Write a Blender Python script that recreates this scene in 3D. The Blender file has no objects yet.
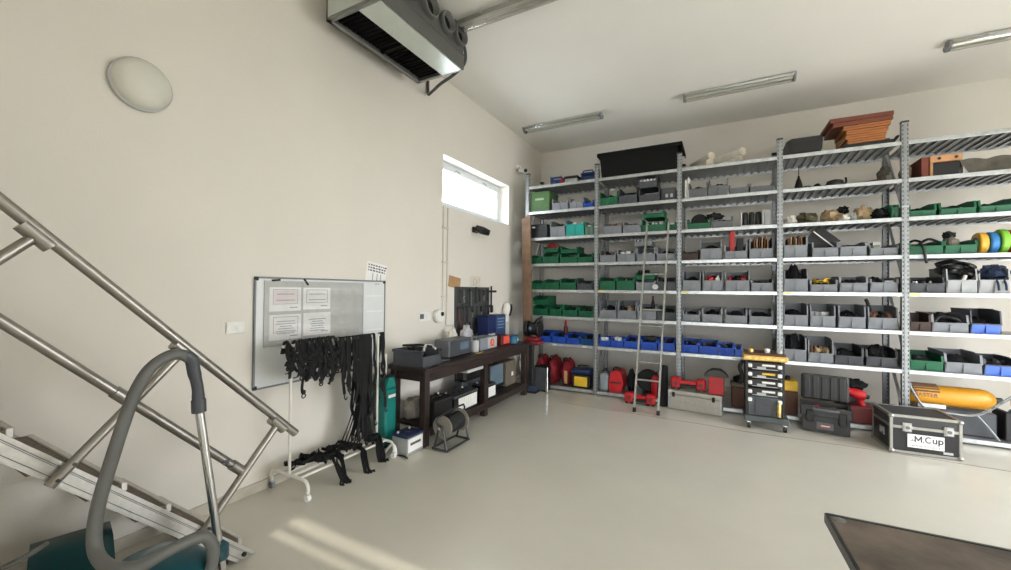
import bpy, math, random
from mathutils import Matrix, Vector, noise
random.seed(7)
SC = bpy.context.scene
COL = SC.collection
PI = math.pi

# ------------------------------------------------------------------ materials
def lin(c):
    return tuple(((v / 255) / 12.92 if v / 255 <= .04045 else ((v / 255 + .055) / 1.055) ** 2.4) for v in c) + (1,)

MATS = {}
def mat(name, rgb, rough=.5, metal=0, var=.12, scale=9, bump=0, bscale=60, spec=.5):
    if name in MATS:
        return MATS[name]
    m = bpy.data.materials.new(name); m.use_nodes = True
    nt = m.node_tree; b = nt.nodes['Principled BSDF']
    b.inputs['Roughness'].default_value = rough
    b.inputs['Metallic'].default_value = metal
    b.inputs['Specular IOR Level'].default_value = spec
    tc = nt.nodes.new('ShaderNodeTexCoord')
    nz = nt.nodes.new('ShaderNodeTexNoise'); nz.inputs['Scale'].default_value = scale; nz.inputs['Detail'].default_value = 5
    nt.links.new(tc.outputs['Object'], nz.inputs['Vector'])
    cr = nt.nodes.new('ShaderNodeValToRGB')
    c = lin(rgb)
    cr.color_ramp.elements[0].position = .3; cr.color_ramp.elements[1].position = .7
    cr.color_ramp.elements[0].color = tuple(v * (1 - var) for v in c[:3]) + (1,)
    cr.color_ramp.elements[1].color = tuple(min(1, v * (1 + var)) for v in c[:3]) + (1,)
    nt.links.new(nz.outputs['Fac'], cr.inputs['Fac']); nt.links.new(cr.outputs['Color'], b.inputs['Base Color'])
    if bump:
        n2 = nt.nodes.new('ShaderNodeTexNoise'); n2.inputs['Scale'].default_value = bscale
        nt.links.new(tc.outputs['Object'], n2.inputs['Vector'])
        bp = nt.nodes.new('ShaderNodeBump'); bp.inputs['Strength'].default_value = bump; bp.inputs['Distance'].default_value = .01
        nt.links.new(n2.outputs['Fac'], bp.inputs['Height']); nt.links.new(bp.outputs['Normal'], b.inputs['Normal'])
    MATS[name] = m
    return m

WALL = mat('plaster', (224, 220, 212), .9, var=.02, scale=1.3, bump=.12, bscale=140)
CEIL = mat('ceiling_paint', (228, 226, 220), .9, var=.02, scale=1.1)
FLOOR = mat('epoxy_floor', (202, 199, 188), .24, var=.035, scale=1.6, bump=.03, bscale=25, spec=.45)
SKIRT = mat('skirting', (188, 182, 170), .6)
GALV = mat('galvanised_steel', (192, 196, 198), .38, .75, var=.14, scale=22)
GALVD = mat('galvanised_deck', (165, 168, 170), .42, .7, var=.16, scale=14)
ALU = mat('aluminium', (196, 194, 188), .34, .75, var=.08, scale=30)
ALUT = mat('aluminium_tube', (150, 146, 139), .36, .8, var=.08, scale=20)
CHROME = mat('chrome', (215, 215, 215), .15, .95)
TREAD = mat('tread_grip', (112, 102, 92), .8, var=.2, scale=60)
BLACK = mat('black_plastic', (17, 17, 18), .5, var=.2)
JET = mat('jet_black', (8, 8, 9), .7, var=.1, spec=.2)
BLACKF = mat('black_cloth', (14, 14, 16), .9, var=.35, scale=30, bump=.3, bscale=80)
RUBBER = mat('rubber', (30, 30, 31), .75)
GREY = mat('grey_plastic', (124, 128, 134), .5, var=.1)
GREYD = mat('dark_grey_plastic', (66, 69, 74), .5, var=.12)
GREYM = mat('mid_grey_plastic', (98, 100, 104), .55, var=.12)
GREYL = mat('light_grey', (182, 184, 184), .5, var=.06)
GREEN = mat('green_plastic', (17, 94, 62), .45, var=.14)
GREENO = mat('olive_green_plastic', (70, 106, 60), .55, var=.12)
TEAL = mat('teal_plastic', (16, 120, 112), .42, var=.1)
TEALD = mat('vacuum_teal', (6, 66, 76), .4, var=.1)
BLUE = mat('blue_plastic', (34, 78, 176), .42, var=.12)
BLUED = mat('navy_plastic', (24, 48, 92), .5, var=.15)
RED = mat('red_paint', (188, 26, 34), .42, var=.14)
REDD = mat('red_cloth', (128, 20, 32), .8, var=.2, scale=20)
YELP = mat('pale_amber_plastic', (216, 178, 92), .5)
YEL = mat('yellow_plastic', (226, 184, 44), .5)
ORANGE = mat('orange_yellow_paint', (208, 146, 40), .38, var=.08)
WHITE = mat('white_plastic', (232, 232, 228), .45, var=.03)
WHITEM = mat('white_painted_metal', (226, 224, 216), .35, .1, var=.05)
PAPER = mat('paper', (240, 240, 240), .8, var=.03)
PAPERP = mat('plan_paper', (222, 212, 186), .85, var=.06)
INK = mat('ink', (78, 80, 86), .8)
INKL = mat('pale_ink', (150, 152, 158), .8)
PINK = mat('pink_ink', (206, 170, 180), .8)
FOIL = mat('clear_sheet', (196, 198, 196), .25, var=.05)
BOARDW = mat('whiteboard_enamel', (222, 226, 228), .2, var=.02)
WOOD = mat('bench_wood', (40, 28, 24), .5, var=.35, scale=10, bump=.2, bscale=30)
PLANKM = mat('plank_wood', (122, 97, 77), .7, var=.25, scale=7)
PLYL = mat('light_wood', (190, 142, 100), .65, var=.15)
MAROON = mat('reddish_wood', (110, 50, 34), .6, var=.2)
CARD = mat('cardboard', (176, 140, 100), .85, var=.08)
FOLDO = mat('orange_board', (168, 106, 52), .6, var=.16, scale=5)
FOLDR = mat('rust_board', (112, 60, 40), .6, var=.16, scale=5)
BROWN = mat('brown_case', (88, 58, 42), .65, var=.2)
TAN = mat('tan_cloth', (168, 146, 112), .9, var=.25, scale=14, bump=.4, bscale=40)
OLIVE = mat('olive_cloth', (82, 76, 58), .9, var=.3, scale=14, bump=.4, bscale=40)
GREYC = mat('grey_cloth', (120, 114, 104), .9, var=.25, scale=10, bump=.4, bscale=30)
NAVYC = mat('navy_cloth', (32, 44, 68), .9, var=.3, scale=20, bump=.4, bscale=50)
WHITEC = mat('white_cloth', (224, 220, 210), .85, var=.1, scale=14, bump=.4, bscale=40)
BROWNC = mat('brown_things', (120, 84, 66), .8, var=.4, scale=40)
HOSE = mat('hose_grey', (92, 93, 90), .5, var=.06)
SCREEN = mat('screen_grey_blue', (96, 116, 132), .18, var=.04)
LIME = mat('lime_tape', (128, 190, 64), .35)
TAPEB = mat('blue_tape', (50, 120, 184), .35)
TAPEO = mat('amber_tape', (222, 170, 62), .35)
TAPER = mat('red_tape', (206, 52, 44), .35)
LOGO = mat('logo_orange', (224, 96, 60), .5)
DUSK = mat('unit_grey_metal', (132, 134, 130), .45, .35, var=.06)
DUSKL = mat('unit_pale_metal', (198, 206, 200), .3, .3, var=.04)
DOME = mat('opal_glass', (214, 214, 204), .35, var=.03)
TUBEW = mat('tube_glass', (240, 240, 236), .2, var=.01)
DIFF = mat('lamp_cover', (206, 206, 200), .22, var=.03)
FRAMEW = mat('window_frame_white', (224, 230, 234), .4, var=.02)
TABLE = mat('worn_dark_wood', (104, 93, 83), .5, var=.5, scale=5, bump=.1, bscale=40)
JOINT = mat('joint_filler', (120, 106, 92), .8, var=.3)
CONCRETE = mat('outside_concrete', (178, 177, 173), .9, var=.06)
GOLD = mat('brass_bits', (196, 168, 104), .35, .7, var=.25, scale=40)
COPPER = mat('copper_wire', (176, 110, 70), .4, .5, var=.2, scale=60)

def glass(name, tint, mixf):
    m = bpy.data.materials.new(name); m.use_nodes = True
    nt = m.node_tree; nt.nodes.clear()
    o = nt.nodes.new('ShaderNodeOutputMaterial'); mx = nt.nodes.new('ShaderNodeMixShader')
    t = nt.nodes.new('ShaderNodeBsdfTransparent'); g = nt.nodes.new('ShaderNodeBsdfGlossy')
    t.inputs['Color'].default_value = tint; g.inputs['Roughness'].default_value = .03
    mx.inputs['Fac'].default_value = mixf
    nt.links.new(t.outputs[0], mx.inputs[1]); nt.links.new(g.outputs[0], mx.inputs[2]); nt.links.new(mx.outputs[0], o.inputs['Surface'])
    return m
PANE = glass('window_pane', (.97, .99, 1, 1), .06)
PANED = glass('tinted_pane', (.43, .415, .39, 1), .06)
SLEEVE = glass('plastic_sleeve', (.985, .985, .985, 1), .05)

# ------------------------------------------------------------------ mesh builder
class MB:
    def __init__(s):
        s.v = []; s.f = []; s.T = None
    def add(s, vs, fs):
        n = len(s.v)
        if s.T is not None:
            vs = [s.T @ Vector(p) for p in vs]
        s.v += [tuple(p) for p in vs]
        s.f += [tuple(n + i for i in q) for q in fs]
        return s
    def box(s, x0, x1, y0, y1, z0, z1, c=0):
        if x0 > x1: x0, x1 = x1, x0
        if y0 > y1: y0, y1 = y1, y0
        if z0 > z1: z0, z1 = z1, z0
        c = min(c, .45 * min(x1 - x0, y1 - y0, z1 - z0))
        X, Y, Z = (x0, x1), (y0, y1), (z0, z1)
        if c <= 0:
            vs = [(X[i], Y[j], Z[k]) for i in (0, 1) for j in (0, 1) for k in (0, 1)]
            return s.add(vs, [(0, 1, 3, 2), (4, 6, 7, 5), (0, 4, 5, 1), (2, 3, 7, 6), (0, 2, 6, 4), (1, 5, 7, 3)])
        vs = []; I = {}
        for i in (0, 1):
            for j in (0, 1):
                for k in (0, 1):
                    p = [X[i], Y[j], Z[k]]; d = [c * (1 - 2 * i), c * (1 - 2 * j), c * (1 - 2 * k)]
                    for a in range(3):
                        q = [p[t] + (0 if t == a else d[t]) for t in range(3)]
                        I[(i, j, k, a)] = len(vs); vs.append(tuple(q))
        F = []
        for a in range(3):
            b1, b2 = [t for t in range(3) if t != a]
            for e in (0, 1):
                q = []
                for u, w in ((0, 0), (1, 0), (1, 1), (0, 1)):
                    ijk = [0, 0, 0]; ijk[a] = e; ijk[b1] = u; ijk[b2] = w
                    q.append(I[(*ijk, a)])
                F.append(tuple(q))
        for a in range(3):
            b1, b2 = [t for t in range(3) if t != a]
            for u in (0, 1):
                for w in (0, 1):
                    A = [0, 0, 0]; A[b1] = u; A[b2] = w; B = list(A); B[a] = 1
                    F.append((I[(*A, b1)], I[(*B, b1)], I[(*B, b2)], I[(*A, b2)]))
        for i in (0, 1):
            for j in (0, 1):
                for k in (0, 1):
                    F.append((I[(i, j, k, 0)], I[(i, j, k, 1)], I[(i, j, k, 2)]))
        return s.add(vs, F)
    def cb(s, cx, cy, z0, w, d, h, c=0):
        return s.box(cx - w / 2, cx + w / 2, cy - d / 2, cy + d / 2, z0, z0 + h, c)
    def beam(s, p, q, w, h, up=(0, 0, 1)):
        p, q = Vector(p), Vector(q); d = (q - p).normalized(); u = Vector(up)
        if abs(d.dot(u)) > .99: u = Vector((1, 0, 0))
        r = d.cross(u).normalized(); u = r.cross(d)
        vs = []
        for o in (p, q):
            for a, b in ((-1, -1), (1, -1), (1, 1), (-1, 1)):
                vs.append(o + r * (a * w / 2) + u * (b * h / 2))
        return s.add(vs, [(3, 2, 1, 0), (4, 5, 6, 7), (0, 1, 5, 4), (1, 2, 6, 5), (2, 3, 7, 6), (3, 0, 4, 7)])
    def ring(s, c, d, r, n, ref=None):
        d = d.normalized()
        u = ref if ref is not None else (Vector((0, 0, 1)) if abs(d.z) < .9 else Vector((1, 0, 0)))
        a = d.cross(u).normalized(); b = d.cross(a)
        return [c + a * (r * math.cos(2 * PI * i / n)) + b * (r * math.sin(2 * PI * i / n)) for i in range(n)]
    def cyl(s, p, q, r, r2=None, n=16):
        p, q = Vector(p), Vector(q); r2 = r if r2 is None else r2
        vs = s.ring(p, q - p, r, n) + s.ring(q, q - p, r2, n)
        fs = [(i, (i + 1) % n, n + (i + 1) % n, n + i) for i in range(n)] + [tuple(range(n - 1, -1, -1)), tuple(range(n, 2 * n))]
        return s.add(vs, fs)
    def tube(s, pts, r, n=8, sub=0, closed=False):
        P = [Vector(p) for p in pts]
        if sub: P = smooth(P, sub, closed)
        m = len(P); rr = r if hasattr(r, '__len__') else [r] * m
        if len(rr) != m: rr = [rr[min(len(rr) - 1, int(i / max(1, m - 1) * (len(rr) - 1) + .5))] for i in range(m)]
        vs = []; a = None
        for i in range(m):
            if closed: d = P[(i + 1) % m] - P[i - 1]
            else: d = P[min(i + 1, m - 1)] - P[max(i - 1, 0)]
            if d.length < 1e-9: d = Vector((0, 0, 1))
            d.normalize()
            if a is None:
                a = d.cross(Vector((0, 0, 1)) if abs(d.z) < .9 else Vector((1, 0, 0))).normalized()
            else:
                a = (a - d * a.dot(d))
                a = a.normalized() if a.length > 1e-6 else d.orthogonal().normalized()
            b = d.cross(a)
            vs += [P[i] + a * (rr[i] * math.cos(2 * PI * k / n)) + b * (rr[i] * math.sin(2 * PI * k / n)) for k in range(n)]
        fs = []
        for i in range(m if closed else m - 1):
            j = (i + 1) % m
            fs += [(i * n + k, i * n + (k + 1) % n, j * n + (k + 1) % n, j * n + k) for k in range(n)]
        if not closed: fs += [tuple(range(n - 1, -1, -1)), tuple((m - 1) * n + k for k in range(n))]
        return s.add(vs, fs)
    def strap(s, pts, w, t, side, sub=0):
        P = [Vector(p) for p in pts]
        if sub: P = smooth(P, sub)
        S0 = Vector(side).normalized(); vs = []; m = len(P)
        for i in range(m):
            d = (P[min(i + 1, m - 1)] - P[max(i - 1, 0)]).normalized()
            S = (S0 - d * S0.dot(d)); S = S.normalized() if S.length > 1e-4 else d.orthogonal().normalized()
            nn = d.cross(S)
            vs += [P[i] + S * (a * w / 2) + nn * (b * t / 2) for a, b in ((-1, -1), (1, -1), (1, 1), (-1, 1))]
        fs = [(0, 1, 2, 3)[::-1], tuple(4 * (m - 1) + k for k in range(4))]
        for i in range(m - 1):
            fs += [(4 * i + k, 4 * i + (k + 1) % 4, 4 * i + 4 + (k + 1) % 4, 4 * i + 4 + k) for k in range(4)]
        return s.add(vs, fs)
    def lathe(s, prof, o, axis='z', n=24):
        o = Vector(o); vs = []; fs = []; m = len(prof)
        for r, h in prof:
            for k in range(n):
                c, q = r * math.cos(2 * PI * k / n), r * math.sin(2 * PI * k / n)
                vs.append(o + Vector({'z': (c, q, h), 'x': (h, c, q), 'y': (q, h, c)}[axis]))
        for i in range(m - 1):
            fs += [(i * n + k, i * n + (k + 1) % n, (i + 1) * n + (k + 1) % n, (i + 1) * n + k) for k in range(n)]
        fs += [tuple(range(n - 1, -1, -1)), tuple((m - 1) * n + k for k in range(n))]
        return s.add(vs, fs)
    def prism(s, poly, a, b, plane='xz'):
        def P(u, w, h): return {'xz': (u, h, w), 'yz': (h, u, w), 'xy': (u, w, h)}[plane]
        n = len(poly)
        vs = [P(u, w, a) for u, w in poly] + [P(u, w, b) for u, w in poly]
        return s.add(vs, [tuple(range(n))[::-1], tuple(range(n, 2 * n))] + [(i, (i + 1) % n, n + (i + 1) % n, n + i) for i in range(n)])
    def blob(s, c, r, amp=.18, seed=0, fr=2.2, nu=18, nv=12, flat=-.75):
        c = Vector(c); vs = []; fs = []
        for j in range(nv + 1):
            th = PI * j / nv
            for i in range(nu):
                ph = 2 * PI * i / nu
                d = Vector((math.sin(th) * math.cos(ph), math.sin(th) * math.sin(ph), math.cos(th)))
                k = 1 + amp * 2 * noise.noise(d * fr + Vector((seed * 7.3, seed * 3.1, 0))) + amp * noise.noise(d * fr * 2.7 + Vector((seed, 9, 4)))
                d = d * k; d.z = max(d.z, flat)
                vs.append(c + Vector((d.x * r[0], d.y * r[1], d.z * r[2])))
        for j in range(nv):
            fs += [(j * nu + i, (j + 1) * nu + i, (j + 1) * nu + (i + 1) % nu, j * nu + (i + 1) % nu) for i in range(nu)]
        return s.add(vs, fs)
    def sphere(s, c, r, n=16):
        r = r if hasattr(r, '__len__') else (r, r, r)
        return s.blob(c, r, 0, nu=n, nv=max(6, n // 2), flat=-2)
    def torus(s, c, R, r, axis='z', n=28, k=8):
        c = Vector(c); pts = []
        for i in range(n):
            a = 2 * PI * i / n; u, w = R * math.cos(a), R * math.sin(a)
            pts.append(c + Vector({'z': (u, w, 0), 'x': (0, u, w), 'y': (u, 0, w)}[axis]))
        return s.tube(pts, r, k, closed=True)
    def hull(s):
        xs, ys, zs = zip(*s.v)
        return Vector(((min(xs) + max(xs)) / 2, (min(ys) + max(ys)) / 2, min(zs)))
    def build(s, name, m, parent=None, loc=None, smooth_deg=35):
        base = OFF.get(parent.name, Vector((0, 0, 0))) if parent is not None else (Vector(loc) if loc is not None else s.hull())
        me = bpy.data.meshes.new(name)
        me.from_pydata([Vector(p) - base for p in s.v], [], s.f)
        me.validate()
        o = bpy.data.objects.new(name, me); COL.objects.link(o)
        if parent is not None:
            o.parent = parent; OFF[o.name] = base
        else:
            o.location = base; OFF[o.name] = base
        me.materials.append(m)
        if smooth_deg:
            me.shade_smooth(); me.set_sharp_from_angle(angle=math.radians(smooth_deg))
        return o
    def solo(s, name, label, cat, m, group=None, smooth_deg=35):
        o = s.build(name, m, smooth_deg=smooth_deg); tag(o, label, cat, group)
        return o
OFF = {}

def smooth(P, k, closed=False):
    out = []; m = len(P)
    for i in range(m if closed else m - 1):
        p0 = P[(i - 1) % m] if closed or i > 0 else P[0]; p1 = P[i]; p2 = P[(i + 1) % m]
        p3 = P[(i + 2) % m] if closed or i + 2 < m else P[-1]
        for j in range(k):
            t = j / k
            out.append(.5 * ((2 * p1) + (p2 - p0) * t + (2 * p0 - 5 * p1 + 4 * p2 - p3) * t * t + (3 * p1 - p0 - 3 * p2 + p3) * t ** 3))
    if not closed: out.append(P[-1])
    return out

def tag(o, label=None, cat=None, group=None, kind=None):
    if label: o['label'] = label
    if cat: o['category'] = cat
    if group: o['group'] = group
    if kind: o['kind'] = kind
    return o

def thing(name, label, cat, loc, group=None):
    o = bpy.data.objects.new(name, None); COL.objects.link(o)
    o.location = loc; o.empty_display_size = .1
    OFF[o.name] = Vector(loc)
    return tag(o, label, cat, group)

def struct(name, mb, m, smooth_deg=35):
    o = mb.build(name, m, loc=(0, 0, 0), smooth_deg=smooth_deg); o['kind'] = 'structure'
    return o

def bx(*a): return MB().box(*a)
def cy(*a, **k): return MB().cyl(*a, **k)

def text_mesh(name, s, size, m, parent, M, bold=0):
    """Lettering as a thin mesh; M places it in the world (x along the line, y up, z out)."""
    cu = bpy.data.curves.new(name, 'FONT'); cu.body = s; cu.size = size; cu.extrude = .0006; cu.offset = bold
    cu.align_x = 'CENTER'; cu.align_y = 'CENTER'
    tmp = bpy.data.objects.new('tmp_text', cu); COL.objects.link(tmp)
    dg = bpy.context.evaluated_depsgraph_get()
    me = bpy.data.meshes.new_from_object(tmp.evaluated_get(dg))
    bpy.data.objects.remove(tmp); bpy.data.curves.remove(cu)
    me.transform(Matrix.Translation(-OFF[parent.name]) @ M)
    me.materials.clear(); me.materials.append(m)
    o = bpy.data.objects.new(name, me); COL.objects.link(o); o.parent = parent
    OFF[o.name] = OFF[parent.name]
    return o
SKY, SUN, SUNX, SUNT, EXPO = 16, 15.0, -.05, 1.85, -0.5
# ------------------------------------------------------------------ room (x from the window wall, y towards the shelving, z up; metres)
XR, YR, YB, H = 7.4, -3.8, 7.49, 4.36
WT = .3
struct('floor', bx(0, XR, YR, YB, -.1, 0), FLOOR)
# ceiling with two unseen roof slits, added and tinted to cast the floor streaks
SUN_SLITS = [(2.98, 4.35, 1.735, 1.795), (2.96, 4.7, 1.86, 1.96)]
cl = MB().box(-WT, XR + WT, YR - WT, SUN_SLITS[0][2], H, H + .15).box(-WT, XR + WT, SUN_SLITS[0][3], SUN_SLITS[1][2], H, H + .15).box(-WT, XR + WT, SUN_SLITS[1][3], YB + WT, H, H + .15)
for xa, xb, ya, yb in SUN_SLITS:
    cl.box(-WT, xa, ya, yb, H, H + .15).box(xb, XR + WT, ya, yb, H, H + .15)
struct('ceiling', cl, CEIL)
for k, (xa, xb, ya, yb) in enumerate(SUN_SLITS):
    struct('window_%d' % (k + 2), bx(xa - .02, xb + .02, ya - .02, yb + .02, H + .15, H + .156), PANED)  # glass of the added roof slits, dimming the sun that passes
struct('wall_back', bx(-WT, XR + WT, YB, YB + WT, -.1, H), WALL)
wl = MB()
WY0, WY1, WZ0, WZ1 = 4.245, 6.1, 2.70, 3.375
wl.box(-WT, 0, YR - WT, WY0, -.1, H).box(-WT, 0, WY1, YB, -.1, H).box(-WT, 0, WY0, WY1, -.1, WZ0).box(-WT, 0, WY0, WY1, WZ1, H)
struct('wall_left', wl, WALL)
# right wall with the roll-up door standing open
DY0, DY1, DZ = 2.7, 5.7, 2.9
wr = MB()
wr.box(XR, XR + WT, YR - WT, DY0, -.1, H).box(XR, XR + WT, DY1, YB, -.1, H).box(XR, XR + WT, DY0, DY1, DZ, H)
struct('wall_right', wr, WALL)
# rear wall with a second door opening behind the photographer
DX0, DX1, DRZ = 3.2, 7.2, 2.7
struct('wall_rear', MB().box(0, DX0, YR - WT, YR, -.1, H).box(DX0, DX1, YR - WT, YR, DRZ, H).box(DX1, XR, YR - WT, YR, -.1, H), WALL)
struct('added_light_block', bx(.85, 2.5, -.85, -.73, 0, 2.8), WALL)  # unseen wall added to keep rear daylight from under the stairs
struct('added_shade_landing', bx(0, 3.4, YR, -.5, 2.80, 3.0), WALL)  # unseen landing assumed above the stairs, added to shade the upper left wall
struct('yard_ground', bx(-20, XR + WT, -30, YR - WT, -.2, -.02), CONCRETE)
struct('ground_outside', bx(XR + WT, 40, -30, 40, -.2, -.02), CONCRETE)
sk = bx(0, .014, YR, YB, 0, .075)
struct('baseboard_left', sk, SKIRT)
struct('baseboard_back', bx(.014, XR, YB - .014, YB, 0, .075), SKIRT)
# window on the left wall
w1 = bpy.data.objects.new('window_1', None); COL.objects.link(w1); w1['kind'] = 'structure'; OFF['window_1'] = Vector((0, 0, 0))
fr = MB(); fx0, fx1 = -.25, -.19
fr.box(fx0, fx1, WY0, WY0 + .06, WZ0, WZ1, .006).box(fx0, fx1, WY1 - .06, WY1, WZ0, WZ1, .006)
fr.box(fx0, fx1, WY0 + .06, WY1 - .06, WZ0, WZ0 + .06, .006).box(fx0, fx1, WY0 + .06, WY1 - .06, WZ1 - .06, WZ1, .006)
fr.build('window_frame', FRAMEW, w1)
sa = MB(); a0, a1, b0, b1 = WY0 + .065, WY1 - .065, WZ0 + .065, WZ1 - .065
sx0, sx1 = -.235, -.175
sa.box(sx0, sx1, a0, a0 + .05, b0, b1, .008).box(sx0, sx1, a1 - .05, a1, b0, b1, .008).box(sx0, sx1, a0 + .05, a1 - .05, b0, b0 + .05, .008).box(sx0, sx1, a0 + .05, a1 - .05, b1 - .05, b1, .008)
sa.build('window_sash', FRAMEW, w1)
bx(-.21, -.204, a0 + .04, a1 - .04, b0 + .04, b1 - .04).build('window_glass', PANE, w1)
for yy in (4.75, 5.5):
    h = MB().box(-.175, -.155, yy, yy + .13, WZ1 - .10, WZ1 - .075, .004).box(-.175, -.16, yy + .02, yy + .11, WZ1 - .074, WZ1 - .06, .003)
    h.build('window_hinge', GREYL, w1)
bx(-.19, -.003, WY0, WY1, WZ0, WZ0 + .012).build('window_sill', FRAMEW, w1)

# hairline joint in the floor along the front of the shelving
J = [(1.166, 5.524), (1.614, 5.497), (2.2, 5.48), (2.984, 5.466), (3.401, 5.43), (4.488, 5.46), (4.66, 5.455), (5.3, 5.43), (6.2, 5.40)]
MB().strap([(x, y, .0008) for x, y in J], .012, .0012, (0, 1, 0)).build('trim_2', JOINT, loc=(0, 0, 0))['kind'] = 'structure'

# ------------------------------------------------------------------ ceiling lights
def tube_light(x0, x1, y, label):
    t = thing('ceiling_light', label, 'ceiling light', ((x0 + x1) / 2, y, H), 'fluorescent tube fittings on the ceiling')
    MB().box(x0, x1, y - .035, y + .035, H - .045, H - .002, .006).build('housing', GREYL, t)
    for dy in (-.042, .042):
        MB().cyl((x0 + .04, y + dy, H - .075), (x1 - .04, y + dy, H - .075), .017, n=12).build('fluorescent_tube', TUBEW, t)
    c = MB()
    n = 10; pr = [(y - .09 + .18 * i / n, H - .05 - .06 * math.sin(PI * i / n) ** .6) for i in range(n + 1)]
    pr2 = [(u, w + .004) for u, w in pr][::-1]
    c.prism(pr + pr2, x0 + .01, x1 - .01, 'yz')
    ob = c.build('cover', COVER, t)
    for xa in (x0, x1 - .02):
        MB().prism(pr + [(y + .09, H - .03), (y - .09, H - .03)], xa, xa + .02, 'yz').build('end_cap', GREY, t)
    for xa in (x0 + .3, x1 - .3):
        MB().box(xa - .012, xa + .012, y - .096, y + .096, H - .052, H - .036, .003).build('clip', GREYL, t)
COVER = glass('clear_cover', (.86, .86, .84, 1), .12)
tube_light(.82, 2.12, 3.41, 'tube ceiling light beside the round nozzles of the air unit')
tube_light(.26, 1.58, 6.15, 'tube ceiling light over the corner beyond the small window')
tube_light(2.73, 4.02, 6.13, 'tube ceiling light above the white paper rolls and rounded black case')
tube_light(5.37, 6.67, 6.13, 'tube ceiling light above the bay of coloured tape reels')

# ------------------------------------------------------------------ air unit hung under the ceiling at the window wall
ac = thing('air_unit', 'grey air unit with round nozzles hung high on the plain wall', 'air conditioner', (.5, 2.9, 3.9))
ux0, ux1, uy0, uy1, uz0, uz1 = .205, .81, 2.31, 3.5, 3.9, 4.25
b = MB()
b.box(ux0, ux0 + .012, uy0, uy1, uz0, uz1).box(ux0, ux1, uy0, uy0 + .012, uz0 + .012, uz1).box(ux0, ux1, uy1 - .012, uy1, uz0 + .012, uz1)
b.box(ux0, ux1, uy0, uy1, uz1 - .012, uz1).box(ux0, ux0 + .045, uy0, uy1, uz0, uz0 + .012).box(ux0, ux1, uy0, uy0 + .035, uz0, uz0 + .012).box(ux0, ux1, uy1 - .035, uy1, uz0, uz0 + .012)
b.build('casing', DUSK, ac)
MB().box(.56, ux1 - .004, uy0 + .03, uy1 - .03, uz0 - .004, uz0 + .012, .003).build('bottom_panel', DUSKL, ac)
g = MB()
for i in range(24):
    yy = uy0 + .05 + i * (uy1 - uy0 - .1) / 23
    g.box(.255, .555, yy - .0015, yy + .0015, uz0 + .03, uz0 + .044)
g.box(.25, .56, (uy0 + uy1) / 2 - .012, (uy0 + uy1) / 2 + .012, uz0 + .02, uz0 + .044)
g.build('intake_grille', JET, ac)
MB().box(.25, .56, uy0 + .03, uy1 - .03, uz0 + .045, uz0 + .06).build('filter', JET, ac)
# front face, split by a lip, with round nozzles
f = MB().box(ux1, ux1 + .014, uy0, uy1, uz0, uz0 + .15, .004).box(ux1, ux1 + .006, uy0, uy1, uz0 + .15, uz1, .002)
f.box(ux1, ux1 + .02, uy0, uy1, uz0 + .145, uz0 + .165, .004)
f.build('front_panel', mat('unit_dark_grey', (96, 97, 94), .5, .3, var=.06), ac)
for yy in (2.40, 2.66, 2.92, 3.18, 3.40):
    nz = MB().lathe([(.085, 0), (.098, .004), (.104, .03), (.1, .055), (.088, .058), (.078, .03), (.07, .0)], (ux1 + .004, yy, uz0 + .275 + .035), 'x', 28)
    o = nz.build('nozzle', mat('nozzle_grey', (104, 105, 102), .5), ac)
    MB().lathe([(.072, 0), (.072, .004)], (ux1 + .0045, yy, uz0 + .31), 'x', 24).build('throat', JET, o)
for yy in (uy0 + .1, uy1 - .1):
    for xx in (ux0 + .06, ux1 - .06):
        MB().cyl((xx, yy, uz1 - .01), (xx, yy, H), .007, n=8).build('hanging_rod', GALV, ac)
MB().box(ux0 + .02, ux1 - .05, uy0 - .004, uy0 + .001, uz0 + .03, uz0 + .2, .001).build('end_panel', DUSKL, ac)
MB().tube([(.80, 3.51, 4.20), (.80, 3.56, 4.12), (.77, 3.58, 4.02), (.62, 3.6, 3.95), (.40, 3.66, 3.93), (.2, 3.76, 3.93), (.06, 3.86, 3.97), (.03, 3.89, 4.05), (.02, 3.9, 4.2)], .017, 8, 4).build('hose', GREYD, ac)

# ------------------------------------------------------------------ wall fittings
t = thing('wall_lamp', 'round opal dome lamp on the bare wall above the stairs', 'lamp', (0, 1.135, 2.857))
MB().lathe([(.155, 0), (.16, .004), (.16, .03), (.15, .034)], (0, 1.135, 2.857), 'x', 40).build('base_ring', GREYL, t)
MB().lathe([(.15, .028), (.148, .045), (.135, .068), (.105, .09), (.06, .104), (.02, .109), (.001, .11)], (0, 1.135, 2.857), 'x', 40).build('glass_dome', DOME, t)

t = thing('camera', 'small white security camera high in the corner beside the window', 'camera', (0, 6.42, 3.79))
MB().lathe([(.045, 0), (.045, .015), (.02, .02), (.016, .06)], (0, 6.42, 3.80), 'x', 16).build('mount', WHITE, t)
MB().cyl((.06, 6.42, 3.80), (.08, 6.38, 3.72), .014, n=10).build('arm', WHITE, t)
MB().cyl((.04, 6.45, 3.73), (.20, 6.33, 3.68), .042, n=16).build('housing', WHITE, t)
MB().cyl((.20, 6.33, 3.68), (.206, 6.3255, 3.678), .034, n=16).build('lens', BLACK, t)

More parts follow.
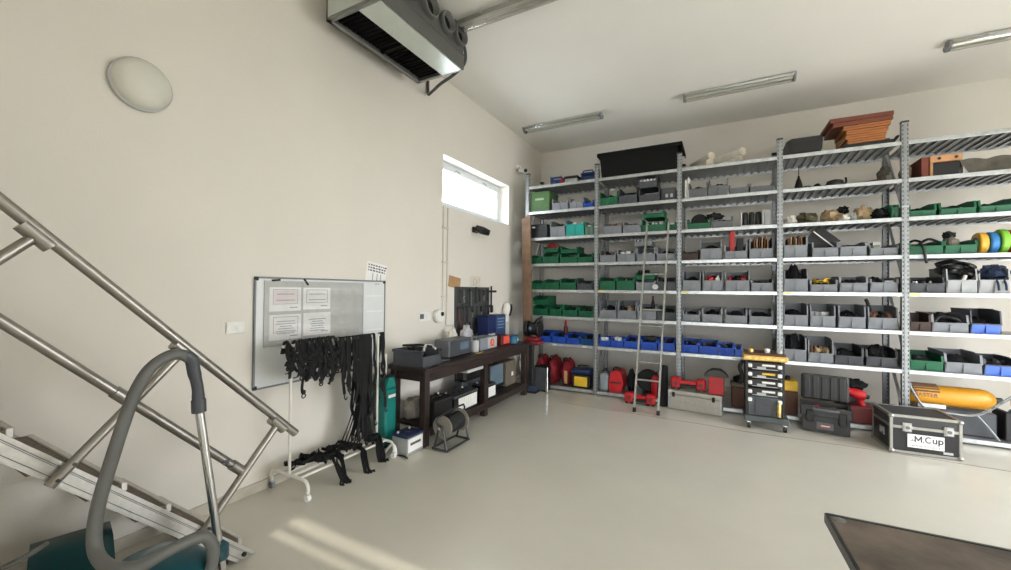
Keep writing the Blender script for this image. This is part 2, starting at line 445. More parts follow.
t = thing('wall_lamp', 'small black floodlight on the wall under the window', 'lamp', (0, 5.08, 2.46))
MB().box(0, .02, 4.96, 5.10, 2.44, 2.52, .006).build('bracket', BLACK, t)
MB().box(.02, .07, 5.0, 5.05, 2.45, 2.50, .005).build('arm', BLACK, t)
m_ = MB(); m_.T = Matrix.Translation((.13, 5.03, 2.455)) @ Matrix.Rotation(.5, 4, 'Y')
m_.box(-.075, .075, -.11, .11, -.03, .035, .012)
for i in range(6): m_.box(-.065, .065, -.10 + i * .038, -.095 + i * .038, .035, .055)
m_.build('lamp_head', BLACK, t)
m_ = MB(); m_.T = Matrix.Translation((.13, 5.03, 2.455)) @ Matrix.Rotation(.5, 4, 'Y')
m_.box(-.062, .062, -.098, .098, -.034, -.029).build('lamp_glass', GREYL, t)

PIPEW = mat('pipe_white', (206, 202, 192), .6, var=.03)
t = thing('cable_conduit', 'pair of thin pale conduits running down from the window corner', 'conduit', (0, 4.3, .98))
MB().cyl((.012, 4.256, 1.2), (.012, 4.256, 2.69), .009, n=8).build('pipe', PIPEW, t)
MB().tube([(.012, 4.352, 2.68), (.012, 4.345, 1.4), (.012, 4.335, 1.13), (.012, 4.36, 1.125), (.012, 4.485, 1.12), (.012, 4.49, .99)], .009, 8).build('pipe', PIPEW, t)
for z in (1.5, 1.95, 2.4):
    MB().box(0, .026, 4.235, 4.372, z, z + .02, .004).build('mount_clip', PIPEW, t)

def socket(y0, y1, z0, z1, label, n):
    t = thing('wall_socket', label, 'socket', (0, (y0 + y1) / 2, z0), None)
    MB().box(0, .012, y0, y1, z0, z1, .004).build('frame', WHITE, t)
    w = (y1 - y0) / n
    for i in range(n):
        yc = y0 + w * (i + .5); zc = (z0 + z1) / 2
        MB().lathe([(.022, 0), (.03, .006), (.032, .008)][::-1] if 0 else [(.032, .0), (.032, .005), (.024, .0055), (.022, .003)], (.011, yc, zc), 'x', 20).build('insert', WHITE, t)
    return t
socket(1.655, 1.79, 1.255, 1.345, 'white double wall socket beside the whiteboard over the stair foot', 2)
t = socket(3.79, 4.02, 1.21, 1.325, 'white double socket on the wall above the workbench crate', 2)
MB().box(.012, .02, 3.81, 3.88, 1.24, 1.30, .003).build('switch_cover', GREYM, t)
t = thing('plug_adapter', 'round white plug device with black button beside the workbench socket', 'adapter', (.012, 4.14, 1.2))
MB().lathe([(.075, 0), (.085, .01), (.085, .05), (.07, .068), (.03, .072)], (.012, 4.14, 1.262), 'x', 28).build('shell', WHITE, t)
MB().box(0, .012, 4.08, 4.20, 1.21, 1.315, .004).build('wall_mount', WHITE, t)
MB().lathe([(.028, .07), (.026, .08), (.01, .082)], (.012, 4.16, 1.29), 'x', 16).build('button', BLACK, t)
t = thing('hand_dryer', 'white hand device with black grip on the wall beyond the blue cartons', 'wall device', (0, 5.88, 1.0))
MB().box(0, .06, 5.84, 5.96, .90, 1.20, .015).build('wall_mount', WHITE, t)
MB().tube([(.07, 5.9, 1.15), (.08, 5.9, 1.25), (.08, 5.92, 1.33), (.075, 5.95, 1.37)], [.05, .06, .055, .03], 12, 3).build('shell', WHITE, t)
MB().tube([(.135, 5.9, 1.18), (.15, 5.93, 1.26), (.14, 5.96, 1.33), (.12, 5.97, 1.36)], .018, 8, 3).build('grip', BLACK, t)

t = thing('notice_paper', 'small printed paper taped above the corner of the whiteboard', 'paper', (0, 3.1, 1.66))
pm = MB(); pm.T = Matrix.Translation((.002, 3.118, 1.77)) @ Matrix.Rotation(-.14, 4, 'X')
pm.box(0, .0015, -.14, .14, -.10, .10).build('sheet', PAPER, t)
pm = MB(); pm.T = Matrix.Translation((.0036, 3.118, 1.77)) @ Matrix.Rotation(-.14, 4, 'X')
random.seed(3)
for r in range(3):
    yy = -.12
    while yy < .11:
        w = random.uniform(.012, .035); pm.box(0, .0008, yy, yy + w, .062 - r * .028, .076 - r * .028); yy += w + .012
for yy in (-.05, .01, .06):
    pm.box(0, .0008, yy, yy + .006, -.09, -.01)
pm.build('print', INK, t)
pm = MB(); pm.T = Matrix.Translation((.002, 4.53, 1.70)) @ Matrix.Rotation(-.14, 4, 'X')
pm.box(0, .006, -.135, .135, -.075, .075).solo('cardboard_sign', 'small tilted brown cardboard piece above the dark tool panel', 'sign', CARD)
t = thing('sketch_paper', 'thin pale sketch paper on the wall above the tool panel', 'paper', (0, 5.06, 1.64))
MB().box(.001, .0025, 4.92, 5.2, 1.645, 1.80).build('sheet', mat('pale_sheet', (216, 208, 196), .85, var=.02), t)
pm = MB().torus((.003, 5.05, 1.72), .045, .0025, 'x', 20, 5).tube([(.003, 4.95, 1.66), (.003, 5.05, 1.67), (.003, 5.16, 1.72), (.003, 5.18, 1.78)], .002, 5)
pm.build('drawing', INKL, t)

# whiteboard
t = thing('whiteboard', 'framed whiteboard on the wall behind the rack of straps', 'whiteboard', (0, 2.54, .80))
y0, y1, z0, z1 = 1.85, 3.235, .80, 1.688
MB().box(.004, .014, y0 + .008, y1 - .008, z0 + .008, z1 - .008).build('panel', BOARDW, t)
f = MB().box(0, .022, y0, y0 + .014, z0 + .02, z1 - .02, .003).box(0, .022, y1 - .014, y1, z0 + .02, z1 - .02, .003)
f.box(0, .022, y0 + .02, y1 - .02, z0, z0 + .014, .003).box(0, .022, y0 + .02, y1 - .02, z1 - .014, z1, .003)
f.build('frame', GREY, t)
for yy in (y0, y1 - .032):
    for zz in (z0, z1 - .032):
        MB().box(0, .025, yy, yy + .032, zz, zz + .032, .006).build('corner_cap', BLACK, t)
t2 = thing('plastic_pocket', 'large clear plastic pocket sheet fixed across the whiteboard', 'pocket', (.015, 2.4, 1.1))
MB().box(.016, .0172, 1.93, 2.93, 1.13, 1.655).build('backing', FOIL, t2)
MB().box(.0225, .0231, 1.93, 2.93, 1.13, 1.655).build('clear_front', SLEEVE, t2)
f = MB()
for yy in (1.925, 2.255, 2.925): f.box(.0172, .0235, yy, yy + .006, 1.13, 1.655)
f.box(.0172, .0235, 1.925, 2.93, 1.127, 1.133).box(.0172, .0235, 1.925, 2.93, 1.395, 1.401).box(.0172, .0235, 1.925, 2.93, 1.652, 1.658)
f.build('weld_seam', GREYL, t2)
random.seed(5)
docs = [(1.968, 2.245, 1.408, 1.606, 'framed pale pink certificate'), (2.266, 2.54, 1.413, 1.605, 'certificate with a ruled double frame'),
        (1.972, 2.25, 1.172, 1.38, 'certificate with grey mottled border'), (2.27, 2.546, 1.186, 1.383, 'certificate with dense lines of text')]
where = ['upper row over the stair end', 'upper row near the middle', 'lower row over the stair end', 'lower row near the middle']
for k, (a, b_, c, d, nm) in enumerate(docs):
    p = thing('certificate', 'white ' + nm + ' in the whiteboard pocket, ' + where[k], 'document', (.0175, (a + b_) / 2, c), 'certificates in the whiteboard pocket')
    MB().box(.0176, .0184, a, b_, c, d).build('sheet', PAPER, p)
    q = MB(); X0, X1 = .0185, .0189
    i = .03
    if k < 3:
        for (ya, yb, za, zb) in ((a + i, b_ - i, d - .022, d - .018), (a + i, b_ - i, c + .058, c + .062), (a + i, a + i + .004, c + .058, d - .018), (b_ - i - .004, b_ - i, c + .058, d - .018)):
            q.box(X0, X1, ya, yb, za, zb)
    for r in range(2 if k < 2 else 6):
        zz = d - .06 - r * (.05 if k < 2 else .02)
        ww = random.uniform(.05, .09)
        q.box(X0, X1, (a + b_) / 2 - ww, (a + b_) / 2 + ww, zz, zz + .006)
    q.box(X0, X1, b_ - .1, b_ - .03, c + .025, c + .033)
    q.build('print', INKL, p)
    if k == 0:
        MB().box(.0186, .01875, a + .04, b_ - .04, c + .068, d - .028).build('tint', mat('pale_pink', (232, 222, 224), .8, var=.03), p)
for (yy, zz, an, lb) in ((2.02, 1.662, .1, 'short black marker magnet lying level on the whiteboard'), (2.29, 1.655, -.9, 'short black marker magnet tilted on the whiteboard')):
    q = MB(); q.T = Matrix.Translation((.02, yy, zz)) @ Matrix.Rotation(an, 4, 'X')
    q.cyl((0, -.034, 0), (0, .034, 0), .0085, n=10); q.solo('marker_magnet', lb, 'magnet', BLACK, 'magnets on the whiteboard')
q = MB()
for zz in (1.36, 1.17, 1.52): q.box(.0141, .0145, 2.97, 3.2, zz, zz + .012)
q.build('tape_strip', WHITE, t)
q = MB()
for yy in (3.09, 3.105, 3.125, 3.14): q.box(.0141, .0144, yy, yy + .008, 1.645, 1.655)
q.build('small_print', INK, t)
# ------------------------------------------------------------------ workbench
bn = thing('workbench', 'long dark wooden workbench with a lower shelf against the wall', 'workbench', (.33, 4.5, 0))
BT = .805
MB().box(.10, .615, 3.20, 5.72, BT - .05, BT, .006).build('tabletop', WOOD, bn)
for yy in (3.27, 4.44, 5.62):
    for xx in (.15, .545):
        MB().box(xx - .04, xx + .035, yy - .04, yy + .04, 0, BT - .05, .005).build('leg', WOOD, bn)
a = MB().box(.555, .585, 3.31, 5.58, BT - .15, BT - .05, .003).box(.115, .14, 3.31, 5.58, BT - .15, BT - .05, .003)
a.build('rail', WOOD, bn)
a = MB().box(.19, .505, 3.25, 3.285, BT - .15, BT - .05, .003); a.build('rail', WOOD, bn)
MB().box(.115, .60, 3.315, 5.58, .155, .185, .004).build('lower_shelf', WOOD, bn)
a = MB().box(.581, .603, 3.31, 5.58, .10, .155, .003); a.build('rail', WOOD, bn)

def open_crate(name, label, cat, x0, x1, y0, y1, z, h, m, th=.014, group=None, dip=0):
    t = thing(name, label, cat, ((x0 + x1) / 2, (y0 + y1) / 2, z), group)
    c = MB().box(x0, x1, y0, y1, z, z + th)
    c.box(x0, x0 + th, y0, y1, z + th, z + h, .003).box(x1 - th, x1, y0, y1, z + th, z + h - dip, .003)
    c.box(x0 + th, x1 - th, y0, y0 + th, z + th, z + h, .003).box(x0 + th, x1 - th, y1 - th, y1, z + th, z + h, .003)
    c.build('shell', m, t)
    r = MB(); e = .01
    r.box(x0 - e, x1 + e, y0 - e, y0, z + h - .03, z + h - .002, .003).box(x0 - e, x1 + e, y1, y1 + e, z + h - .03, z + h - .002, .003).box(x0 - e, x0, y0 - .002, y1 + .002, z + h - .03, z + h - .002, .003)
    r.build('rim', m, t)
    return t
t = open_crate('tool_crate', 'grey open crate full of tools on the near end of the workbench', 'crate', .16, .56, 3.215, 3.51, BT + .001, .165, GREYD, dip=.06)
random.seed(11)
MB().blob((.33, 3.36, BT + .10), (.12, .09, .07), .25, 4, 3).solo('rag', 'crumpled dark rag lying in the workbench crate', 'rag', BLACKF)
MB().tube([(.24, 3.27, BT + .2), (.42, 3.35, BT + .21), (.53, 3.40, BT + .19)], .012, 8, 4).solo('hand_tool', 'dark rod tool lying across the workbench crate', 'tool', BLACK)
MB().tube([(.50, 3.30, BT + .16), (.47, 3.36, BT + .205), (.50, 3.42, BT + .20), (.53, 3.46, BT + .16)], .012, 8, 4).solo('hose_piece', 'short pale bent hose in the workbench crate', 'hose', GREYL)
MB().box(.30, .52, 3.56, 3.73, BT + .001, BT + .018, .004).solo('steel_plate', 'flat dark plate on the workbench beside the tool crate', 'plate', GREYD)
# bench grey box with screen
t = thing('power_supply', 'grey metal instrument box with pale label on the workbench', 'instrument', (.4, 4.0, BT))
MB().box(.24, .452, 3.80, 4.28, BT + .012, BT + .205, .008).build('casing', GREYM, t)
MB().box(.452, .457, 3.83, 4.25, BT + .02, BT + .195, .002).build('front_plate', GREYD, t)
MB().box(.457, .459, 4.02, 4.21, BT + .075, BT + .165).build('label_plate', SCREEN, t)
for yy in (3.84, 4.2):
    MB().box(.27, .43, yy, yy + .04, BT + .001, BT + .012).build('foot', RUBBER, t)
MB().box(.36, .52, 4.06, 4.2, BT + .001, BT + .02, .004) 
t = thing('spray_can', 'pale dented can on the workbench beside the grey instrument box', 'can', (.45, 4.385, BT))
MB().lathe([(.05, 0), (.053, .004), (.053, .13), (.046, .14), (.04, .15)], (.43, 4.39, BT + .001), n=18).build('body', GREYL, t)
MB().lathe([(.025, 0), (.025, .035), (.015, .04)], (.43, 4.39, BT + .151), n=14).build('cap', GREYD, t)
t = thing('carton', 'grey box with an orange round emblem on the workbench', 'box', (.4, 4.7, BT))
MB().box(.22, .452, 4.49, 4.93, BT + .001, BT + .16, .005).build('box', mat('grey_card', (132, 138, 146), .6), t)
MB().box(.452, .4545, 4.68, 4.92, BT + .012, BT + .15).build('label_card', GREYL, t)
q = MB().torus((.456, 4.79, BT + .085), .04, .011, 'x', 24, 6).sphere((.456, 4.775, BT + .085), (.004, .018, .018), 10).box(.4546, .4565, 4.74, 4.86, BT + .03, BT + .04)
q.build('emblem', LOGO, t)
random.seed(2)
for k in range(4):
    yy = 4.25 + k * .05
    q = MB().cyl((.54, yy, BT + .008), (.54 + random.uniform(-.02, .02), yy + .04, BT + .008), .006, n=8).cyl((.54, yy, BT + .008), (.54, yy - .008, BT + .008), .011, n=8)
    q.solo('bolt', 'small bright loose bolt on the edge of the workbench', 'bolt', GOLD, 'loose bolts on the workbench')
t = thing('carton', 'navy blue carton on the workbench, the one touching the tool panel', 'box', (.2, 5.08, BT))
MB().box(.10, .28, 4.97, 5.19, BT + .001, BT + .42, .004).build('box', mat('navy_card', (24, 38, 86), .55), t)
MB().box(.2801, .2815, 4.98, 5.18, BT + .14, BT + .165).build('stripe', GREYL, t)
t = thing('carton', 'steel blue printed carton on the workbench, beside the navy carton', 'box', (.2, 5.35, BT))
MB().box(.10, .28, 5.21, 5.50, BT + .001, BT + .425, .004).build('box', mat('steel_blue_card', (48, 68, 104), .55), t)
q = MB()
for r in range(4): q.box(.2801, .2812, 5.25, 5.46 - .03 * (r % 2), BT + .36 - r * .045, BT + .375 - r * .045)
q.build('print', mat('pale_blue_ink', (120, 150, 190), .6), t)
t = thing('carton', 'tall white carton on the workbench behind the teal tin', 'box', (.15, 5.58, BT))
MB().box(.08, .24, 5.52, 5.68, BT + .001, BT + .40, .004).build('box', WHITE, t)
MB().box(.2401, .2412, 5.54, 5.66, BT + .1, BT + .3).build('print', GREYL, t)
t = thing('battery_charger', 'dark red charger with bright orange panel on the workbench', 'charger', (.42, 5.2, BT))
MB().box(.30, .452, 5.07, 5.33, BT + .001, BT + .14, .012).build('casing', mat('dark_red', (92, 28, 30), .5), t)
MB().box(.452, .456, 5.12, 5.30, BT + .02, BT + .13, .002).build('panel', mat('bright_orange_red', (232, 88, 66), .5), t)
t = thing('paint_tin', 'teal blue tin with pale label near the far bench end', 'tin', (.47, 5.42, BT))
MB().lathe([(.085, 0), (.088, .005), (.085, .01), (.085, .11), (.088, .115), (.086, .12), (.07, .117)], (.44, 5.43, BT + .001), n=24).build('can', mat('teal_blue', (22, 96, 128), .4), t)
MB().sphere((.523, 5.44, BT + .06), (.006, .022, .022), 12).build('label_spot', GREYL, t)
# white plastic bags behind
for (c, r, sd, lb) in (((.16, 4.28, BT + .14), (.06, .09, .14), 3, 'crumpled white plastic bag leaning below the tool panel'), ((.15, 4.62, BT + .15), (.06, .11, .15), 8, 'shiny crumpled bag between tool panel and blue carton')):
    MB().blob(c, r, .22, sd, 3, flat=-.99).solo('plastic_bag', lb, 'bag', WHITEC if sd == 3 else mat('shiny_bag', (196, 196, 200), .25, .2, var=.2, scale=20, bump=.6, bscale=25))

# ------------------------------------------------------------------ tool panel
tp = thing('pegboard', 'dark grey panel hung with tools on the wall above the bench', 'tool board', (0, 5.0, .95))
MB().box(.002, .02, 4.53, 5.44, .96, 1.64, .003).build('board', mat('panel_grey', (70, 72, 72), .6, var=.15), tp)
q = MB()
for yy in (4.55, 4.98, 5.40): q.box(.02, .026, yy - .008, yy + .008, .97, 1.63)
q.build('slot_rail', GREYD, tp)
random.seed(21)
def hung(name, label, mb_parts, group):
    t = None
    return t
k = 0
rows = [(1.60, [4.60, 4.70, 4.79, 4.88, 5.02, 5.13, 5.24, 5.35]), (1.36, [4.58, 4.68, 4.80, 4.93, 5.06, 5.17, 5.28, 5.38]), (1.14, [4.62, 4.74, 4.86, 5.0, 5.12, 5.24, 5.36])]
metal_dark = mat('dark_steel', (62, 64, 66), .4, .6, var=.2)
kinds = ['spanner', 'pliers', 'screwdriver', 'hammer']
rown = ['upper row', 'middle row', 'lowest row']
ordn = ['first', 'second', 'third', 'fourth', 'fifth', 'sixth', 'seventh', 'eighth']
for ri, (zt, ys) in enumerate(rows):
    for ci, yy in enumerate(ys):
        kd = kinds[(ri * 3 + ci * 2 + (ci // 3)) % 4]
        L_ = random.uniform(.15, .21); x = .045
        col = random.choice(['black', 'grey', 'black'])
        if ci == 0: col = 'red'
        hm = {'black': BLACK, 'grey': GREYM, 'red': mat('dull_red', (104, 40, 40), .5)}[col]
        t = thing(kd, f'dark {kd} on the tool panel, {ordn[ci]} in the {rown[ri]} from the cardboard', 'tool', (x, yy, zt - L_), 'tools hung on the panel')
        MB().cyl((.02, yy, zt), (.055, yy, zt), .004, n=6).build('hanging_hook', CHROME, t)
        if kd == 'spanner':
            MB().box(x - .003, x + .005, yy - .008, yy + .008, zt - L_ + .02, zt - .02, .002).build('shaft', metal_dark, t)
            MB().torus((x, yy, zt - .012), .014, .005, 'x', 14, 6).torus((x, yy, zt - L_), .018, .006, 'x', 14, 6).build('jaw', metal_dark, t)
        elif kd == 'pliers':
            MB().prism([(yy - .014, zt), (yy + .014, zt), (yy + .006, zt + .045), (yy - .006, zt + .045)], x - .005, x + .006, 'yz').build('jaw', metal_dark, t)
            for sg in (-1, 1):
                MB().tube([(x, yy + sg * .006, zt), (x, yy + sg * .02, zt - .05), (x, yy + sg * .016, zt - L_)], .007, 8, 3).build('handle', hm, t)
        elif kd == 'screwdriver':
            MB().lathe([(.008, 0), (.014, .01), (.013, .05), (.016, .07), (.008, .085)], (x, yy, zt - .085), n=10).build('handle', hm, t)
            MB().cyl((x, yy, zt - .085), (x, yy, zt - L_), .004, n=8).build('shaft', CHROME, t)
        else:
            MB().box(x - .012, x + .014, yy - .045, yy + .045, zt - .025, zt + .01, .005).build('head', metal_dark, t)
            MB().cyl((x, yy, zt - .02), (x, yy, zt - L_ - .02), .010, .013, 10).build('handle', hm, t)
t = thing('clamp', 'black bar clamp sticking out at the top of the tool panel', 'clamp', (.05, 5.42, 1.45))
MB().box(.03, .05, 5.455, 5.475, 1.25, 1.66, .002).build('bar', BLACK, t)
MB().box(.03, .05, 5.35, 5.62, 1.56, 1.595, .005).build('jaw', BLACK, t)
MB().cyl((.04, 5.5, 1.25), (.04, 5.5, 1.36), .016, n=10).build('handle', BLACK, t)

# ------------------------------------------------------------------ things on the bench's lower shelf
LS = .186
MB().blob((.22, 3.50, LS + .10), (.10, .14, .13), .14, 31, 2.2).solo('cloth_bag', 'slumped grey cloth bag on the bench lower shelf', 'bag', GREYC)
def car_battery(x0, x1, y0, y1, z, h, label, body, top, face=True):
    t = thing('car_battery', label, 'battery', ((x0 + x1) / 2, (y0 + y1) / 2, z))
    MB().box(x0, x1, y0, y1, z, z + h * .82, .006).build('case', body, t)
    MB().box(x0 - .004, x1 + .004, y0 - .004, y1 + .004, z + h * .82, z + h * .94, .006).build('lid', top, t)
    for yy in (y0 + (y1 - y0) * .15, y1 - (y1 - y0) * .15):
        MB().lathe([(.013, 0), (.011, h * .08)], (x0 + (x1 - x0) * .22, yy, z + h * .94), n=12).build('terminal', GREYL, t)
    for i in range(3):
        MB().lathe([(.016, 0), (.014, h * .04)], ((x0 + x1) / 2, y0 + (y1 - y0) * (.3 + .2 * i), z + h * .94), n=12).build('cell_cap', BLACK, t)
    return t
t = car_battery(.345, .555, 3.42, 3.74, LS, .25, 'big black battery on the lower shelf behind the cable reel', BLACK, BLACK)
t = car_battery(.33, .56, 3.77, 4.26, LS, .215, 'black battery with long ribbed white face on the lower shelf', BLACK, GREYD)
q = MB().box(.561, .5625, 3.85, 4.24, LS + .02, LS + .165)
q.build('white_face', WHITE, t)
q = MB()
for i in range(8): q.box(.5626, .5632, 3.87 + i * .047, 3.875 + i * .047, LS + .02, LS + .165)
q.build('rib', GREYL, t)
t = car_battery(.33, .55, 4.50, 4.74, LS, .20, 'small dark battery with white face behind the middle bench leg', BLACK, GREYD)
MB().box(.551, .5525, 4.54, 4.72, LS + .02, LS + .15).build('white_face', WHITE, t)
t = thing('generator', 'black boxy machine with vents on the lower shelf, before the monitor', 'machine', (.26, 4.46, LS))
MB().box(.20, .36, 4.28, 4.72, LS + .24, LS + .42, .03).build('housing', BLACK, t)
MB().box(.20, .325, 4.27, 4.72, LS + .001, LS + .24, .01).build('base', GREYD, t)
MB().tube([(.28, 4.34, LS + .41), (.28, 4.36, LS + .45), (.28, 4.64, LS + .45), (.28, 4.66, LS + .41)], .012, 8, 3).build('handle', BLACK, t)
t = thing('monitor', 'old monitor with blue-grey screen standing on the bench lower shelf', 'monitor', (.4, 5.0, LS))
MB().box(.37, .41, 4.80, 5.22, LS + .03, LS + .38, .01).build('bezel', BLACK, t)
MB().box(.41, .412, 4.83, 5.19, LS + .08, LS + .355).build('screen', SCREEN, t)
MB().prism([(.37, LS + .06), (.37, LS + .36), (.25, LS + .30), (.25, LS + .1)], 4.86, 5.16, 'xz').build('back_cover', BLACK, t)
MB().box(.27, .47, 4.90, 5.12, LS + .001, LS + .03, .008).build('stand', BLACK, t)
t = thing('cardboard_box', 'brown grey box with white sticker beside the monitor', 'box', (.4, 5.4, LS))
MB().box(.2, .43, 5.25, 5.56, LS + .001, LS + .36, .004).build('box', mat('grey_brown_card', (104, 96, 84), .8), t)
MB().box(.43, .432, 5.42, 5.48, LS + .13, LS + .19).build('sticker', WHITE, t)
MB().tube([(.3, 5.28, LS + .40), (.36, 5.38, LS + .45), (.42, 5.48, LS + .42), (.40, 5.55, LS + .38)], .018, 8, 3).solo('rolled_cloth', 'pale rolled cloth on top of the brown grey box', 'cloth', GREYL)
MB().blob((.43, 5.81, .50), (.05, .06, .20), .2, 17, 3, flat=-.98).build('plastic_bag', WHITEC)
tag(bpy.data.objects['plastic_bag.002'], 'white plastic bag hanging from the far end of the workbench', 'bag')
MB().box(.40, .58, 4.0, 4.36, BT - .19, BT - .155, .003).solo('ruler', 'pale flat strip tucked under the workbench top', 'strip', GREYL)

# cable reel on its stand on the floor
t = thing('cable_reel', 'cable drum on a dark tubular stand under the bench front', 'cable reel', (.68, 3.5, 0))
DX_ = .045
f = MB(); f.T = Matrix.Translation((DX_, -.08, 0))
for yy in (3.33, 3.72):
    f.tube([(.62, yy, .015), (.80, yy, .015)], .011, 8)
    f.tube([(.64, yy, .015), (.70, yy, .22), (.72, yy, .24), (.75, yy, .2), (.79, yy, .015)], .011, 8, 3)
f.tube([(.62, 3.33, .015), (.62, 3.72, .015)], .011, 8).tube([(.80, 3.33, .015), (.80, 3.72, .015)], .011, 8).tube([(.705, 3.33, .235), (.705, 3.30, .33), (.705, 3.75, .36), (.705, 3.72, .235)], .010, 8, 3)
f.build('stand', metal_dark, t)
for yy in (3.36, 3.66):
    q = MB(); q.T = Matrix.Translation((DX_, -.08, 0)); q.lathe([(.02, 0), (.112, .0), (.116, .004), (.116, .012), (.112, .016), (.05, .02)], (.715, yy, .225), 'y', 28).build('flange', mat('reel_grey', (122, 118, 108), .6), t)
q = MB(); q.T = Matrix.Translation((DX_, -.08, 0))
for i in range(11): q.torus((.715, 3.39 + i * .025, .225), .078, .0135, 'y', 24, 6)
q.build('cable', RUBBER, t)
q = MB(); q.T = Matrix.Translation((DX_, -.08, 0)); q.cyl((.715, 3.31, .225), (.715, 3.74, .225), .014, n=10).build('axle', CHROME, t)
t = car_battery(.37, .57, 2.99, 3.225, .0, .2, 'grey battery with dark blue top on the floor by the bench leg', mat('battery_grey', (150, 154, 152), .55), mat('battery_navy', (28, 44, 84), .45))
MB().box(.571, .5725, 3.0, 3.21, .03, .155).build('label_plate', WHITE, t)
MB().box(.5726, .5732, 3.03, 3.18, .09, .115).build('stripe', INK, t)

# vice with grinder on a pedestal at the far bench end
t = thing('bench_grinder', 'black grinder on red base carried by a pedestal at bench end', 'grinder', (.56, 5.92, 0))
MB().box(.40, .68, 5.76, 5.90, .0, .03, .004).build('foot_plate', RUBBER, t)
MB().prism([(.46, .03), (.66, .03), (.60, .10), (.53, .10)], 5.77, 5.895, 'xz').build('foot', mat('foot_blue', (52, 66, 88), .5), t)
MB().box(.535, .60, 5.80, 5.87, .10, .745, .004).build('post', metal_dark, t)
MB().box(.43, .70, 5.79, 6.02, .745, .80, .008).build('base_plate', mat('grinder_red', (122, 26, 32), .5), t)
MB().box(.47, .66, 5.83, 5.98, .80, .86, .01).build('bracket', mat('grinder_red', (122, 26, 32), .5), t)
MB().lathe([(.03, -.08), (.085, -.075), (.1, -.04), (.1, .04), (.085, .075), (.03, .08)], (.565, 5.905, .99), 'x', 24).build('motor', BLACK, t)
for xx in (.465, .665):
    MB().lathe([(.02, -.03), (.115, -.03), (.125, -.02), (.125, .02), (.115, .03), (.02, .03)], (xx, 5.905, .99), 'x', 26).build('wheel_guard', BLACK, t)
MB().tube([(.60, 5.87, 1.08), (.66, 5.86, 1.15), (.74, 5.86, 1.19)], .014, 8, 3).build('lever', BLACK, t)
MB().sphere((.55, 5.802, 1.0), (.03, .008, .03), 12).build('badge', SCREEN, t)

# leaning planks beside the first upright
def plank(x0, y0, x1, y1, ztop, w, th, label):
    q = MB(); d = Vector((x1, y1, ztop)) - Vector((x0, y0, .012))
    q.beam((x0, y0, .012), (x1, y1, ztop), w, th, up=(0, 1, 0))
    return q.solo('plank', label, 'plank', PLANKM, 'planks leaning at the shelving end')
plank(.475, 6.0, .365, 6.09, 2.84, .095, .03, 'long weathered plank leaning against the first shelving upright')
plank(.385, 6.02, .285, 6.10, 2.80, .06, .03, 'narrower darker plank behind the weathered plank in the corner')

t = thing('computer_tower', 'black and silver computer tower on the floor before the shelving', 'computer', (.7, 6.05, 0))
MB().box(.58, .79, 5.92, 6.10, .012, .40, .012).build('case', BLACK, t)
MB().box(.775, .815, 5.905, 5.93, .012, .395, .006).build('front_edge', CHROME, t)
MB().box(.60, .775, 5.912, 5.921, .03, .385, .002).build('side_panel', GREYD, t)
for xx in (.60, .74): MB().box(xx, xx + .03, 5.93, 6.09, .0, .012).build('foot', RUBBER, t)

# ------------------------------------------------------------------ strap rack
rk = thing('garment_rack', 'white tubular rack on castors hung with black straps', 'rack', (.26, 2.44, 0))
RX, RY0, RY1, RZ = .26, 2.0, 2.90, 1.15
MB().tube([(RX, RY0 - .07, RZ), (RX, RY1 + .07, RZ)], .0125, 10).build('hanging_rail', WHITEM, rk)
for yy in (RY0, RY1):
    MB().cyl((RX, yy, .14), (RX, yy, RZ), .0115, n=10).build('post', WHITEM, rk)
    MB().tube([(RX - .22, yy, .055), (RX - .225, yy, .10), (RX - .20, yy, .14), (RX - .14, yy, .15), (RX + .14, yy, .15), (RX + .20, yy, .14), (RX + .225, yy, .10), (RX + .22, yy, .055)], .0125, 10, 4).build('foot_bar', WHITEM, rk)
for dx in (-.13, -.045, .045, .13):
    MB().cyl((RX + dx, RY0 + .005, .155), (RX + dx, RY1 - .005, .155), .010, n=8).build('shelf_bar', WHITEM, rk)
for yy in (RY0, RY1):
    for dx in (-.22, .22):
        o = MB().box(RX + dx - .015, RX + dx + .015, yy - .013, yy + .013, .030, .062, .004).build('castor', GREYL, rk)
        MB().cyl((RX + dx, yy - .014, .0262), (RX + dx, yy + .014, .0262), .026, n=18).build('wheel', GREY if dx < 0 else WHITE, o)
random.seed(4)
# tie-down straps over the rail: short tangled bundles at the stair end, long ones at the bench end
def strap_over(y, l1, l2, w, seed, label, group, hook=True, m=None, spread=.02):
    rr = random.Random(seed); m = m or BLACKF
    t = thing('tie_down_strap', label, 'strap', (RX, y, RZ + .02), group)
    def side(L, sg):
        out = []; n = 7
        for i in range(1, n + 1):
            f = i / n
            out.append((RX + sg * (.022 + spread * f * rr.uniform(.2, 1.3)), y + rr.uniform(-.5, .5) * spread * 1.3 * f, RZ - L * f))
        return out
    top = [(RX - .021, y, RZ - .005), (RX - .012, y, RZ + .020), (RX + .012, y, RZ + .020), (RX + .021, y, RZ - .005)]
    A, B = side(l1, 1), side(l2, -1)
    MB().strap(B[::-1] + top + A, w, .004, (0, 1, .1), 4).build('webbing', m, t)
    for E in (A[-1], B[-1]):
        if hook:
            x, yy, z = E
            MB().tube([(x, yy, z), (x, yy, z - .03), (x, yy + .015, z - .05), (x, yy + .03, z - .03)], .0055, 6, 3).build('hook', RUBBER, t)
    return t
